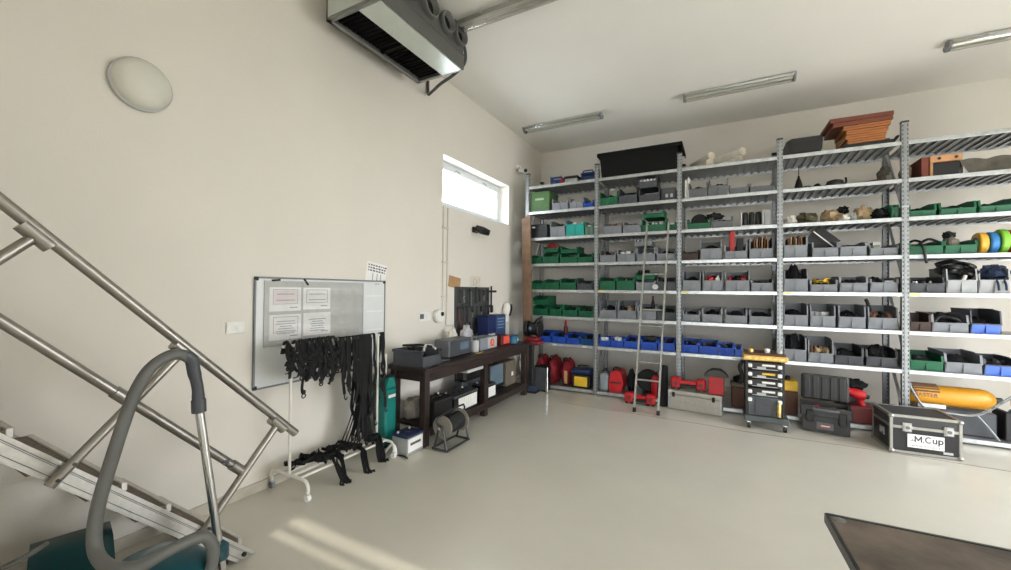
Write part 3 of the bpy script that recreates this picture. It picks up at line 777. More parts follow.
def tangle(y, L, seed, label):
    rr = random.Random(seed)
    t = thing('strap_bundle', label, 'strap', (RX, y, RZ - L), 'knotted strap bundles at the stair end of the rack')
    q = MB()
    for s_ in range(4):
        pts = [(RX - .03, y + rr.uniform(-.02, .02), RZ - .06), (RX - .02, y, RZ + .026 + s_ * .002), (RX + .02, y, RZ + .026 + s_ * .002)]
        n = 6; l = L * rr.uniform(.6, 1)
        for i in range(1, n + 1):
            f = i / n
            pts.append((RX + .03 + rr.uniform(0, .05), y + rr.uniform(-.035, .035), RZ - l * f + rr.uniform(-.02, .02)))
        if rr.random() < .6:
            pts += [(pts[-1][0] + .01, pts[-1][1] + .03, pts[-1][2] + .06), (pts[-1][0], pts[-1][1] + .03, pts[-1][2] + .14)]
        q.strap(pts, .022, .004, (0, 1, .2), 4)
    q.build('webbing', BLACKF, t)
    b = MB()
    for s_ in range(3):
        zz = RZ - L * rr.uniform(.4, 1); yy = y + rr.uniform(-.03, .03)
        b.torus((RX + .05, yy, zz), .016, .005, 'x', 12, 6).box(RX + .035, RX + .06, yy - .014, yy + .014, zz + .016, zz + .045, .004)
    b.build('buckle', RUBBER, t)
ys = [1.955, 2.03, 2.075, 2.115, 2.155, 2.20, 2.24, 2.285, 2.33, 2.375]
Ls = [.24, .30, .40, .26, .30, .22, .34, .28, .36, .26]
pos = ['at its very end', 'second from its end', 'third from its end', 'fourth from its end', 'fifth from its end', 'sixth from its end', 'seventh from its end', 'eighth from its end', 'ninth from its end', 'tenth from its end']
for i, (y, L) in enumerate(zip(ys, Ls)):
    tangle(y, L, i + 40, f'knotted black strap bundle on the rack rail, {pos[i]} by the stairs')
mid = [(2.44, .20, .16), (2.475, .48, .12), (2.515, .42, .3), (2.54, .45, .36), (2.585, .34, .44), (2.62, .56, .26)]
mo = ['first', 'second', 'third', 'fourth', 'fifth', 'sixth']
for i, (y, a_, b_) in enumerate(mid):
    strap_over(y, a_, b_, .028, i + 70, f'single black strap hanging mid rail, {mo[i]} after the knotted bundles', 'single straps mid rail')
lo = [(2.655, .93, .90), (2.68, .95, .8), (2.705, .94, .95), (2.73, .9, .93), (2.755, .95, .9), (2.78, .96, .95), (2.83, .80, .9), (2.925, .55, .8), (2.95, .7, .6)]
lo_n = ['first', 'second', 'third', 'fourth', 'fifth', 'sixth', 'seventh', 'eighth', 'ninth', 'last']
for i, (y, a_, b_) in enumerate(lo):
    strap_over(y, a_, b_, .03, i + 90, f'long black strap hanging down nearly to the castors, {lo_n[i]} in the thick bundle', 'long straps at the bench end of the rack', spread=.045)
random.seed(9)
for i in range(6):
    y = 2.56 + i * .022
    pts = [(RX - .10 + .02 * i, 2.74 + .015 * i, .75), (RX - .02 + .01 * i, y + .05, .45), (RX + .02 * (i - 3), y - .05, .172)]
    MB().tube(pts, .006, 6, 6).solo('lashing_line', f'thin dark cord fanning down to the rack shelf, {mo[i]} of six', 'cord', BLACKF, 'cords fanning to the rack shelf')
def heap(cx, cy, cz, sx, sy, n, seed, name, label, dropx=0):
    rr = random.Random(seed); q = MB()
    for s_ in range(n):
        pts = []
        for i in range(7):
            f = i / 6
            pts.append((cx + rr.uniform(-sx, sx), cy + (f - .5) * 2 * sy + rr.uniform(-.03, .03), cz + rr.uniform(.0, .05)))
        if dropx:
            pts += [(cx + sx + dropx * .6, cy + sy * rr.uniform(-.3, 1), cz - .01), (cx + sx + dropx, cy + sy * rr.uniform(-.2, 1.1), .012), (cx + sx + dropx + rr.uniform(.02, .06), cy + sy * rr.uniform(0, 1.3), .012)]
        q.strap(pts, .024, .004, (.3, .2, 1), 4)
    return q.solo(name, label, 'strap', BLACKF, 'straps heaped on the rack shelf')
heap(.22, 2.16, .180, .08, .13, 8, 1, 'strap_heap', 'tangled black strap heap on the stair end of the rack shelf')
heap(.30, 2.30, .172, .08, .08, 7, 2, 'strap_heap', 'black strap heap trailing from the rack shelf onto the floor', .10)
heap(.22, 2.48, .172, .08, .08, 7, 3, 'strap_heap', 'spiky black strap heap on the middle of the rack shelf')
heap(.33, 2.55, .172, .06, .05, 5, 4, 'strap_heap', 'black strap ends drooping from mid rack shelf to the floor', .10)
heap(.33, 2.77, .180, .05, .06, 9, 5, 'strap_heap', 'black strap heap below the thick long strap bundle', .05)

# teal tool case standing behind the rack
t = thing('sprayer_case', 'tall teal plastic case standing between rack and workbench', 'case', (.16, 3.09, 0))
MB().box(.09, .26, 3.02, 3.175, .02, .60, .02).build('shell', TEAL, t)
MB().prism([(3.03, .60), (3.165, .60), (3.14, .70), (3.06, .70)], .10, .25, 'yz').build('neck', TEAL, t)
MB().box(.12, .23, 3.05, 3.145, .70, .725, .006).build('cap', BLACK, t)
MB().cyl((.17, 3.1, .725), (.17, 3.1, .93), .011, n=10).build('tube', WHITE, t)
MB().box(.26, .264, 3.05, 3.15, .50, .53, .002).build('badge', WHITE, t)
MB().box(.10, .25, 3.03, 3.165, .0, .02, .004).build('foot', BLACK, t)
t = thing('hose_end', 'curved white hose end on the floor beside the grey battery', 'hose', (.46, 2.93, 0))
MB().tube([(.34, 2.94, .02), (.40, 2.94, .09), (.45, 2.94, .10), (.47, 2.94, .05), (.47, 2.94, .012)], .013, 8, 4).build('hose', WHITE, t)
MB().tube([(.47, 2.95, .012), (.55, 2.96, .012), (.62, 2.94, .012)], .007, 6, 3).build('cord', BLACK, t)

# ------------------------------------------------------------------ stairs along the wall
st = thing('staircase', 'aluminium stairs with tubular handrail along the plain wall', 'stairs', (.4, 1.45, 0))
SL = -1.022
def zst(y): return .017 + SL * (y - 1.457)          # top edge line of the stringers
yt = -1.35
for xx in (.10, .72):
    q = MB()
    for a, b, x0, x1 in ((0, -.115, xx - .018, xx + .012), (.0, -.016, xx - .024, xx + .018), (-.099, -.115, xx - .024, xx + .018), (-.045, -.05, xx - .02, xx + .0145), (-.066, -.071, xx - .02, xx + .0145)):
        yb0 = 1.457 + (a + .017 - .003) / -SL * 1.0
        P = [(1.457 + (a + .014) / 1.022, .003), (yt, zst(yt) + a), (yt, zst(yt) + b), (1.457 + (b + .014) / 1.022, .003)]
        q.prism(P, x0, x1, 'yz')
    o = q.build('stringer', ALU, st)
    g = MB()
    for a, b in ((-.024, -.028), (-.033, -.036), (-.084, -.088)):
        g.prism([(1.457 + (a + .014) / 1.022, .003), (yt, zst(yt) + a), (yt, zst(yt) + b), (1.457 + (b + .014) / 1.022, .003)], xx + .0121, xx + .0150, 'yz')
    g.build('groove', GREYM, o)
for k in range(14):
    y = 1.39 - k * .1795; z = .112 + k * .1825
    MB().box(.125, .698, y - .125, y, z - .03, z, .003).build('tread', TREAD, st)
    MB().box(.125, .70, y - .002, y + .022, z - .038, z + .004, .003).build('nosing', ALU, st)
RXX = .755
def zr(y): return 1.936 - 1.03 * (y - .462) - .0
MB().cyl((RXX - .03, 1.722, .640), (RXX - .03, -1.3, .640 + 1.022 * (1.722 + 1.3)), .0245, n=16).build('handrail', ALUT, st)
MB().cyl((RXX - .03, 1.385, .522), (RXX - .03, -1.3, .522 + 1.022 * (1.385 + 1.3)), .022, n=16).build('mid_rail', ALUT, st)
def post(y0, z0, y1, z1):
    o = MB().cyl((RXX + .0, y0, z0), (RXX - .03, y1, z1), .021, n=14).build('rail_post', ALUT, st)
    d = Vector((0, y1 - y0, z1 - z0)).normalized(); e = Vector((0, .7, -.715))
    c = Vector((RXX - .03, y1, z1))
    MB().cyl(c - e * .06, c + e * .06, .031, n=14).build('clamp', ALUT, o)
    b = MB()
    for f_ in (.03, .10):
        p = Vector((RXX, y0, z0)) + d * f_
        b.cyl(p + Vector((.018, 0, 0)), p + Vector((.026, 0, 0)), .007, n=8)
    b.build('bolt', GREYD, o)
    return o
o = post(1.125, .225, 1.60, .735)
post(.60, .765, 1.08, 1.265)
post(.075, 1.30, .555, 1.805)
post(-.45, 1.84, .03, 2.34)
for y in (1.36, .84, .315):
    z = .522 + 1.022 * (1.385 - y); e = Vector((0, .7, -.715)); c = Vector((RXX - .03, y, z))
    MB().cyl(c - e * .045, c + e * .045, .028, n=14).build('rail_joint', ALUT, st)
q = MB(); q.box(RXX - .012, RXX - .006, 1.27, 1.305, .60, .625, .003); q.build('maker_plate', INK, st)
for yy, zz in ((1.40, .02), (1.30, .03)):
    MB().cyl((.733, yy, zz + .01), (.745, yy, zz + .01), .012, n=10).build('foot_bolt', BLACK, st)

# ------------------------------------------------------------------ vacuum cleaners under the stair
v = thing('vacuum_cleaner', 'teal vacuum cleaner with long grey hose before the stair foot', 'vacuum cleaner', (1.06, .84, 0))
VX, VY = 1.05, .85
MB().lathe([(.14, .05), (.175, .06), (.185, .10), (.185, .30), (.175, .32)], (VX, VY, 0), n=28).build('tank', BLACK, v)
MB().lathe([(.19, .32), (.195, .34), (.185, .37), (.145, .41), (.07, .43), (.01, .435)], (VX, VY, 0), n=28).build('motor_head', TEALD, v)
for a in range(4):
    an = a * PI / 2 + .6
    MB().sphere((VX + .15 * math.cos(an), VY + .15 * math.sin(an), .03), .03, 12).build('castor', RUBBER, v)
hp = [(1.18, .93, .22), (1.20, .985, .32), (1.205, 1.002, .415), (1.20, .974, .49), (1.20, .912, .51), (1.20, .824, .508), (1.19, .745, .495), (1.13, .69, .50), (1.06, .668, .525), (1.01, .666, .58), (1.0, .676, .70), (1.0, .71, .86), (1.0, .765, 1.075), (1.0, .80, 1.175), (1.0, .84, 1.243), (1.0, .90, 1.285), (1.0, .95, 1.287), (1.0, .99, 1.26)]
MB().tube(hp, .025, 12, 5).build('hose', HOSE, v)
MB().tube([(1.0, .965, 1.285), (1.0, .995, 1.255), (1.0, 1.005, 1.20), (1.0, 1.022, 1.12), (1.0, 1.027, 1.05)], [.026, .028, .027, .024, .026], 12, 4).build('handle_grip', GREYD, v)
MB().cyl((1.0, 1.027, 1.06), (1.0, 1.03, 1.0), .03, n=14).build('sleeve', GREYD, v)
MB().cyl((1.0, 1.028, 1.03), (1.0, 1.165, .05), .0185, n=14).build('suction_tube', CHROME, v)
MB().box(.955, 1.045, 1.10, 1.16, .24, .33, .012).build('tube_holder', TEALD, v)
MB().box(.86, 1.14, 1.14, 1.22, .0, .05, .012).build('floor_nozzle', BLACK, v)
t = thing('vacuum_cleaner', 'dark teal vacuum cleaner pushed under the stair stringer', 'vacuum cleaner', (.42, .86, 0))
q = MB(); q.T = Matrix.Translation((.44, .76, 0)) @ Matrix.Rotation(-.25, 4, 'Z')
q.box(-.24, .20, -.15, .15, .03, .2, .03); q.build('tank', BLACK, t)
q = MB(); q.T = Matrix.Translation((.44, .76, 0)) @ Matrix.Rotation(-.25, 4, 'Z')
q.prism([(-.24, .2), (.22, .2), (.21, .27), (.04, .35), (-.16, .34), (-.24, .28)], -.14, .14, 'xz'); q.build('motor_head', mat('dark_teal', (8, 66, 72), .4), t)
for dx, dy in ((-.17, -.11), (-.17, .11), (.14, -.11), (.14, .11)):
    p = Matrix.Rotation(-.25, 4, 'Z') @ Vector((dx, dy, 0))
    MB().sphere((.44 + p.x, .76 + p.y, .03), .03, 12).build('castor', RUBBER, t)
t = thing('vacuum_cleaner', 'teal vacuum cleaner with grey cord at the frame corner', 'vacuum cleaner', (.52, .36, 0))
MB().lathe([(.12, .04), (.17, .05), (.18, .09), (.18, .26), (.17, .28)], (.52, .36, 0), n=24).build('tank', BLACK, t)
MB().lathe([(.185, .28), (.19, .30), (.18, .34), (.14, .385), (.06, .405), (.01, .41)], (.52, .36, 0), n=24).build('motor_head', TEALD, t)
MB().tube([(.44, .26, .40), (.50, .36, .435), (.57, .46, .42), (.60, .56, .44), (.60, .64, .47)], .012, 8, 4).build('cord', HOSE, t)
for a in range(4):
    an = a * PI / 2 + .3
    MB().sphere((.52 + .13 * math.cos(an), .36 + .13 * math.sin(an), .025), .025, 12).build('castor', RUBBER, t)

# ------------------------------------------------------------------ table at the bottom corner of the frame
tb = thing('table', 'dark worn wooden table with a metal edge strip', 'table', (4.4, 1.25, 0))
TZ = .75
def tpoly(p): return p
A = Vector((3.571, 1.97)); Bv = Vector((4.064, 1.991)); Cv = Vector((3.549, 1.602))
ux = Vector((.999, .0425)); uy = Vector((ux.y, -ux.x))
P = [A, A + ux * 1.8, A + ux * 1.8 + uy * .85, A + uy * .85]
P = [(p.x, p.y) for p in P]
MB().prism(P, TZ - .03, TZ, 'xy').build('tabletop', TABLE, tb)
ed = MB()
for i in range(4):
    p, q_ = Vector(P[i]), Vector(P[(i + 1) % 4])
    ed.beam((p.x, p.y, TZ - .014), (q_.x, q_.y, TZ - .014), .012, .034)
ed.build('edge_strip', metal_dark, tb)
MB().lathe([(.02, 0), (.02, .003), (.012, .004)], (A.x + .035, A.y - .03, TZ), n=16).build('corner_stud', CHROME, tb)
for dx, dy in ((.1, .08), (1.7, .08), (.1, .77), (1.7, .77)):
    p = A + ux * dx + uy * dy
    MB().box(p.x - .025, p.x + .025, p.y - .025, p.y + .025, 0, TZ - .03, .003).build('leg', metal_dark, tb)
fr = MB()
for a_, b_ in (((.1, .08), (1.7, .08)), ((.1, .77), (1.7, .77))):
    p, q_ = A + ux * a_[0] + uy * a_[1], A + ux * b_[0] + uy * b_[1]
    fr.beam((p.x, p.y, TZ - .06), (q_.x, q_.y, TZ - .06), .03, .05)
fr.build('frame', metal_dark, tb)
BINS = [
(1,2,0.752,1.027,0.113,0.185,'grey','metal','grey bin of bright fittings'),
(1,2,1.052,1.275,0.095,0.174,'grey','white','grey bin of white cups'),
(1,2,1.292,1.436,0.053,0.115,'blue','','low blue bin'),
(1,3,0.720,0.979,0.164,0.267,'grey','brown','grey bin of brownish parts'),
(1,3,0.996,1.294,0.185,0.214,'teal','white','bright teal bin heaped with white parts'),
(1,3,1.311,1.442,0.130,0.198,'greyg','white','grey-green bin with pale parts'),
(1,4,0.383,0.574,0.091,0.136,'green','','low empty green bin'),
(1,4,0.591,0.864,0.108,0.169,'green','','green bin under the red rag'),
(1,4,0.898,1.184,0.091,0.142,'green','','green bin with another stacked on it'),
(1,4,1.200,1.434,0.083,0.157,'green','dark','green bin with dark fittings'),
(1,5,0.396,0.604,0.100,0.143,'green','','low green bin'),
(1,5,0.622,0.876,0.109,0.159,'green','','shallow green bin'),
(1,5,0.902,1.162,0.109,0.174,'green','dark','green bin of dark pipe fittings'),
(1,5,1.187,1.437,0.093,0.141,'greyd','dark','dark grey bin of tools'),
(1,6,0.428,0.688,0.108,0.156,'green','','green bin at the bottom of a stack'),
(1,6,0.723,0.922,0.108,0.164,'green','dark','small green bin'),
(1,6,0.948,1.190,0.100,0.154,'green','dark','plain green bin'),
(1,6,1.215,1.440,0.092,0.146,'green','dark','plain green bin'),
(1,7,0.514,0.754,0.094,0.148,'blue','dark','blue bin'),
(1,7,0.771,0.999,0.101,0.138,'blue','dark','blue bin'),
(1,7,1.016,1.231,0.092,0.137,'blue','dark','blue bin'),
(1,7,1.248,1.451,0.091,0.127,'blued','dark','darker blue bin'),
(2,2,1.538,1.813,0.116,0.216,'green','dark','green bin with a dark slot front'),
(2,2,1.828,2.099,0.125,0.246,'greyd','dark','dark grey bin with a slot front'),
(2,2,2.128,2.414,0.101,0.197,'greyd','','dark grey bin at the bottom of a stack'),
(2,3,1.595,1.876,0.114,0.172,'grey','brown','grey bin of brown fittings'),
(2,3,1.898,2.151,0.110,0.182,'grey','metal','grey bin of bright and dark parts'),
(2,3,2.165,2.503,0.096,0.189,'green','white','wide green bin with white parts'),
(2,3,2.524,2.649,0.080,0.127,'green','white','narrow green bin'),
(2,4,1.552,1.789,0.103,0.175,'grey','brown','grey bin of reddish fittings'),
(2,4,1.811,2.075,0.109,0.180,'grey','white','grey bin of white fittings'),
(2,4,2.097,2.356,0.107,0.206,'grey','white','grey bin full of white parts under another'),
(2,4,2.377,2.645,0.098,0.201,'grey','dark','tall plain grey bin'),
(2,5,1.539,1.784,0.132,0.186,'green','disc','green bin holding a black disc'),
(2,5,1.806,2.070,0.139,0.192,'green','metal','green bin of bright fittings'),
(2,5,2.092,2.365,0.109,0.136,'grey','','low grey bin under a green one'),
(2,5,2.385,2.646,0.124,0.182,'greyd','dark','dark grey bin of dark parts'),
(2,6,1.526,1.801,0.119,0.248,'grey','metal','grey bin with a white-dark jumble'),
(2,6,1.824,2.094,0.121,0.255,'grey','brown','grey bin of brown leather things'),
(2,6,2.115,2.374,0.123,0.202,'grey','dark','grey bin in front of a bottle'),
(2,6,2.394,2.648,0.111,0.188,'greyd','dark','grey bin of dark parts'),
(2,7,1.526,1.706,0.086,0.121,'blue','white','blue bin with whitish parts'),
(2,7,1.722,1.908,0.092,0.126,'blue','white','blue bin with whitish parts'),
(2,7,1.926,2.153,0.100,0.141,'blue','dark','bright blue bin'),
(2,7,2.170,2.383,0.105,0.142,'blue','','bright blue bin under a black tool'),
(2,7,2.400,2.624,0.111,0.143,'blue','dark','bright blue bin'),
(3,2,2.803,3.035,0.118,0.209,'greym','metal','grey bin of bright bent parts'),
(3,2,3.053,3.279,0.132,0.228,'greym','metal','grey bin of metal parts'),
(3,2,3.296,3.524,0.078,0.125,'greym','dark','low grey bin'),
(3,2,3.538,3.795,0.069,0.122,'greym','dark','low wide grey bin'),
(3,3,2.785,3.073,0.077,0.144,'green','disc','green bin holding a big black disc'),
(3,3,3.091,3.336,0.085,0.150,'greym','dark','grey bin with a black lump'),
(3,4,2.710,2.920,0.088,0.132,'brown','dark','low dark brown tray'),
(3,4,2.951,3.207,0.147,0.267,'grey','dark','grey bin of black cables'),
(3,4,3.243,3.503,0.102,0.192,'grey','','grey bin with a red folder'),
(3,4,3.531,3.793,0.124,0.258,'grey','boards','grey bin of upright boards'),
(3,5,2.711,2.952,0.137,0.264,'grey','dark','plain grey bin'),
(3,5,2.983,3.220,0.137,0.261,'grey','red','grey bin of red and black parts'),
(3,5,3.255,3.532,0.136,0.257,'grey','red','grey bin heaped with red and white parts'),
(3,5,3.551,3.794,0.103,0.149,'grey','dark','low grey bin of dark parts'),
(3,6,2.713,2.948,0.094,0.155,'grey','metal','grey bin with a bright strip'),
(3,6,2.976,3.215,0.104,0.185,'grey','dark','grey bin of dark parts'),
(3,6,3.253,3.503,0.101,0.180,'grey','dark','grey bin of dark parts'),
(3,6,3.533,3.791,0.099,0.176,'grey','dark','grey bin of dark parts'),
(3,7,2.715,2.927,0.105,0.144,'blue','dark','bright blue bin'),
(3,7,2.941,3.169,0.102,0.146,'blue','dark','bright blue bin'),
(3,7,3.181,3.357,0.098,0.135,'blue','dark','bright blue bin'),
(3,7,3.369,3.449,0.089,0.118,'bluel','dark','narrow pale blue bin'),
(4,3,4.933,5.010,0.114,0.153,'green','','small green bin by the upright'),
(4,4,3.902,4.149,0.154,0.264,'grey','boards','grey bin of upright brown boards'),
(4,4,4.199,4.452,0.107,0.181,'grey','','low grey bin with a slanting black panel'),
(4,4,4.466,4.716,0.112,0.162,'grey','dark','plain grey bin'),
(4,4,4.743,4.992,0.083,0.120,'grey','dark','low grey bin with a pale block'),
(4,5,3.907,4.154,0.154,0.280,'grey','blackc','grey bin with a black domed bag'),
(4,5,4.179,4.442,0.085,0.147,'grey','yellow','grey bin of yellow and black leads'),
(4,5,4.464,4.723,0.104,0.176,'grey','dark','plain grey bin'),
(4,5,4.747,4.990,0.110,0.157,'grey','dark','grey bin with black and pale boxes'),
(4,6,3.897,4.154,0.133,0.264,'grey','dark','tall grey bin'),
(4,6,4.179,4.423,0.131,0.258,'grey','white','tall grey bin with a white sheet'),
(4,6,4.454,4.704,0.130,0.260,'grey','dark','tall grey bin'),
(4,6,4.728,4.986,0.130,0.256,'grey','brown','tall grey bin with a tool handle'),
(4,7,3.903,4.139,0.137,0.284,'grey','blackc','grey bin with a crumpled black bag'),
(4,7,4.159,4.404,0.114,0.270,'grey','brown','grey bin of brown and black gear'),
(4,7,4.418,4.683,0.101,0.199,'greyd','dark','dark grey bin of black gear'),
(4,7,4.710,4.981,0.109,0.192,'greyd','blackc','dark grey bin of black bags'),
(5,3,5.069,5.307,0.061,0.139,'green','dark','green bin with sloping sides'),
(5,3,5.335,5.617,0.064,0.140,'green','metal','green bin of thin coils'),
(5,3,5.639,5.889,0.066,0.139,'green','dark','green bin with sloping sides'),
(5,4,5.071,5.362,0.091,0.144,'green','dark','green bin with black cable over its front'),
(5,4,5.372,5.623,0.090,0.142,'green','greyc','green bin with a grey bundle'),
(5,5,5.076,5.372,0.099,0.167,'greyd','metal','dark grey bin of tools'),
(5,5,5.387,5.622,0.137,0.263,'greyl','','pale grey bin with black cables'),
(5,5,5.634,5.861,0.137,0.259,'greyl','','pale grey bin with a navy jacket'),
(5,6,5.067,5.260,0.098,0.181,'brown','','low dark reddish bin'),
(5,6,5.272,5.556,0.099,0.190,'grey','hose','grey bin of hoses and pipes'),
(5,6,5.571,5.799,0.101,0.243,'bluel','dark','blue-fronted tall bin of dark tools'),
(5,7,5.074,5.358,0.103,0.166,'green','dark','green bin of dark parts'),
(5,7,5.374,5.656,0.108,0.202,'grey','dark','grey bin of dark parts'),
(5,7,5.670,5.917,0.108,0.168,'bluel','dark','blue bin of dark parts'),
]
# ------------------------------------------------------------------ shelving rack
YF, YBK = 6.16, 6.78
ZS = [3.339, 2.910, 2.471, 2.042, 1.615, 1.185, .749, .065]
PX = [.322 + 1.1795 * i for i in range(6)]
POSTM = mat('post_steel', (150, 154, 156), .45, .6, var=.14, scale=22)
def punched(m, x0, pitch):
    # rows of punched holes down both edges of every post
    nt = m.node_tree; b = nt.nodes['Principled BSDF']; src = b.inputs['Base Color'].links[0].from_socket
    tc = nt.nodes.new('ShaderNodeTexCoord'); sp = nt.nodes.new('ShaderNodeSeparateXYZ'); nt.links.new(tc.outputs['Object'], sp.inputs[0])
    def M(op, a, v=None):
        n = nt.nodes.new('ShaderNodeMath'); n.operation = op
        for k, t in enumerate((a, v)):
            if t is None: continue
            if isinstance(t, (int, float)): n.inputs[k].default_value = t
            else: nt.links.new(t, n.inputs[k])
        return n.outputs[0]
    u = M('SUBTRACT', M('FRACT', M('ADD', M('DIVIDE', M('SUBTRACT', sp.outputs['X'], x0), pitch), 10.5)), .5)
    d = M('ABSOLUTE', M('SUBTRACT', M('ABSOLUTE', M('MULTIPLY', u, pitch)), .0205))
    hole = M('MULTIPLY', M('LESS_THAN', d, .0047), M('LESS_THAN', M('FRACT', M('DIVIDE', sp.outputs['Z'], .05)), .45))
    mx = nt.nodes.new('ShaderNodeMix'); mx.data_type = 'RGBA'
    nt.links.new(hole, mx.inputs['Factor']); nt.links.new(src, mx.inputs['A']); mx.inputs['B'].default_value = (.012, .012, .012, 1)
    nt.links.new(mx.outputs['Result'], b.inputs['Base Color'])
    nt.links.new(M('MULTIPLY', M('SUBTRACT', 1.0, hole), .6), b.inputs['Metallic'])
punched(POSTM, .322 - 3.3, 1.1795)
LADM = mat('ladder_metal', (158, 160, 154), .4, .7, var=.1, scale=20)
sr = thing('shelving_rack', 'galvanised steel shelving of eight levels along the whole back wall', 'shelving', (3.3, 6.5, 0))
PT = 3.545
for i, x in enumerate(PX):
    for yy, s in ((YF, 1), (YBK, -1)):
        q = MB()
        y0, y1 = (yy - .012, yy + .05) if s == 1 else (yy - .03, yy + .032)
        q.box(x - .030, x + .030, yy - .008 if s == 1 else yy + .018, yy - .003 if s == 1 else yy + .023, .004, PT)
        q.box(x - .030, x - .026, y0 + .01, y1, .004, PT).box(x + .026, x + .030, y0 + .01, y1, .004, PT)
        q.box(x - .012, x + .012, yy - .012 if s == 1 else yy + .022, yy - .006 if s == 1 else yy + .026, .004, PT, .002)
        o = q.build('upright', POSTM, sr)
        MB().box(x - .034, x + .034, yy - .016 if s == 1 else y0, y1 if s == 1 else yy + .03, PT, PT + .02, .004).build('post_cap', BLACK, o)
        MB().box(x - .04, x + .04, yy - .03, yy + .06, 0, .004).build('foot_plate', GALV, o)
        if s == 1: MB().box(x - .033, x + .033, yy - .015, yy + .03, 2.585, 2.60, .002).build('splice', GALV, o)
    q = MB()
    zb = [.25, .95, 1.75, 2.55, 3.35]
    for a, b in zip(zb[:-1], zb[1:]):
        q.beam((x, YF + .05, a), (x, YBK - .03, b), .012, .028, (1, 0, 0))
    q.build('frame_brace', GALVD, sr)
for i in range(5):
    xa, xb = PX[i] + .032, PX[i + 1] - .032
    for k, z in enumerate(ZS):
        q = MB().box(xa, xb, YF + .008, YBK + .01, z - .012, z - .001)
        n = 13; w = (xb - xa) / n
        for j in range(n):
            q.box(xa + j * w, xa + j * w + .012, YF + .02, YBK, z - .036, z - .012)
            q.box(xa + j * w + .014, xa + j * w + .03, YF + .02, YBK, z - .033, z - .028)
        o = q.build('deck', GALVD, sr, smooth_deg=0)
        MB().box(PX[i] + .030, PX[i + 1] - .030, YF - .006, YF + .008, z - .046, z, .003).build('front_beam', GALV, o)
        MB().box(PX[i] + .03, PX[i + 1] - .03, YBK, YBK + .014, z - .05, z - .001).build('rear_beam', GALV, o)
for i in range(1, 5):
    MB().box(PX[i] + .034, PX[i] + .12, YF - .0085, YF - .006, ZS[4] - .034, ZS[4] - .008).build('shelf_tag', YELT if 0 else mat('cream_tag', (226, 208, 130), .7), sr)
for x in (.80, 1.30, 2.9, 4.05, 4.66, 5.35):
    MB().box(x, x + .07, YF - .0085, YF - .006, ZS[6] - .034, ZS[6] - .01).build('shelf_tag', WHITE, sr)

# ------------------------------------------------------------------ open-fronted bins
BC = {'grey': GREY, 'greyd': GREYD, 'greym': GREYM, 'greyl': mat('pale_grey_bin', (156, 158, 160), .5), 'green': GREEN, 'greyg': mat('grey_green_plastic', (84, 118, 102), .5), 'teal': mat('bright_teal', (20, 150, 140), .45),
      'blue': BLUE, 'blued': mat('deep_blue_plastic', (26, 72, 130), .45), 'bluel': mat('pale_blue_plastic', (70, 108, 200), .45), 'brown': mat('dark_brown_plastic', (62, 46, 42), .6)}
SHN = ['top shelf', 'second shelf down', 'third shelf down', 'fourth shelf down', 'fifth shelf down', 'sixth shelf down', 'seventh shelf down', 'lowest shelf']
BAY = ['corner bay', 'ladder bay', 'metal-chest bay', 'open-toolbox bay', 'tape-reel bay']
ORD = ['first', 'second', 'third', 'fourth', 'fifth', 'sixth']
def bin_at(x0, x1, y0, d, z, hf, ht, m, label, group, name='storage_bin', slot=True, m2=None):
    t = thing(name, label, 'storage bin', ((x0 + x1) / 2, y0, z), group)
    th = .008; z += .001; y1 = y0 + d
    hb = ht + .015
    q = MB().box(x0, x1, y0 + .02, y1, z, z + th)
    q.box(x0, x1, y1 - th, y1, z + th, z + hb)
    side = [(y0 + .015, z + th), (y1 - th, z + th), (y1 - th, z + hb), (y0 + d * .38, z + hb), (y0 + .035, z + ht), (y0 + .02, z + hf)]
    q.prism(side, x0, x0 + th, 'yz').prism(side, x1 - th, x1, 'yz')
    q.build('body', m, t)
    MB().prism([(y0 + .02, z), (y0 + .03, z), (y0 + .012, z + hf), (y0 + .002, z + hf)], x0 + th, x1 - th, 'yz').build('front', m2 or m, t)
    r = MB()
    r.box(x0 - .006, x0 + th + .004, y0 + d * .38, y1, z + hb - .012, z + hb + .004, .002).box(x1 - th - .004, x1 + .006, y0 + d * .38, y1, z + hb - .012, z + hb + .004, .002)
    r.beam((x0 + th / 2, y0 + .018, z + hf), (x0 + th / 2, y0 + .034, z + ht), th + .012, .012).beam((x1 - th / 2, y0 + .018, z + hf), (x1 - th / 2, y0 + .034, z + ht), th + .012, .012)
    r.box(x0, x1, y0 - .006, y0 + .014, z + hf - .006, z + hf + .006, .002)
    r.build('rim', m, t)
    if slot and hf > .06:
        MB().box((x0 + x1) / 2 - .004, (x0 + x1) / 2 + .004, y0 + .0, y0 + .02, z + .01, z + hf - .012).build('front_rib', m2 or m, t)
    return t

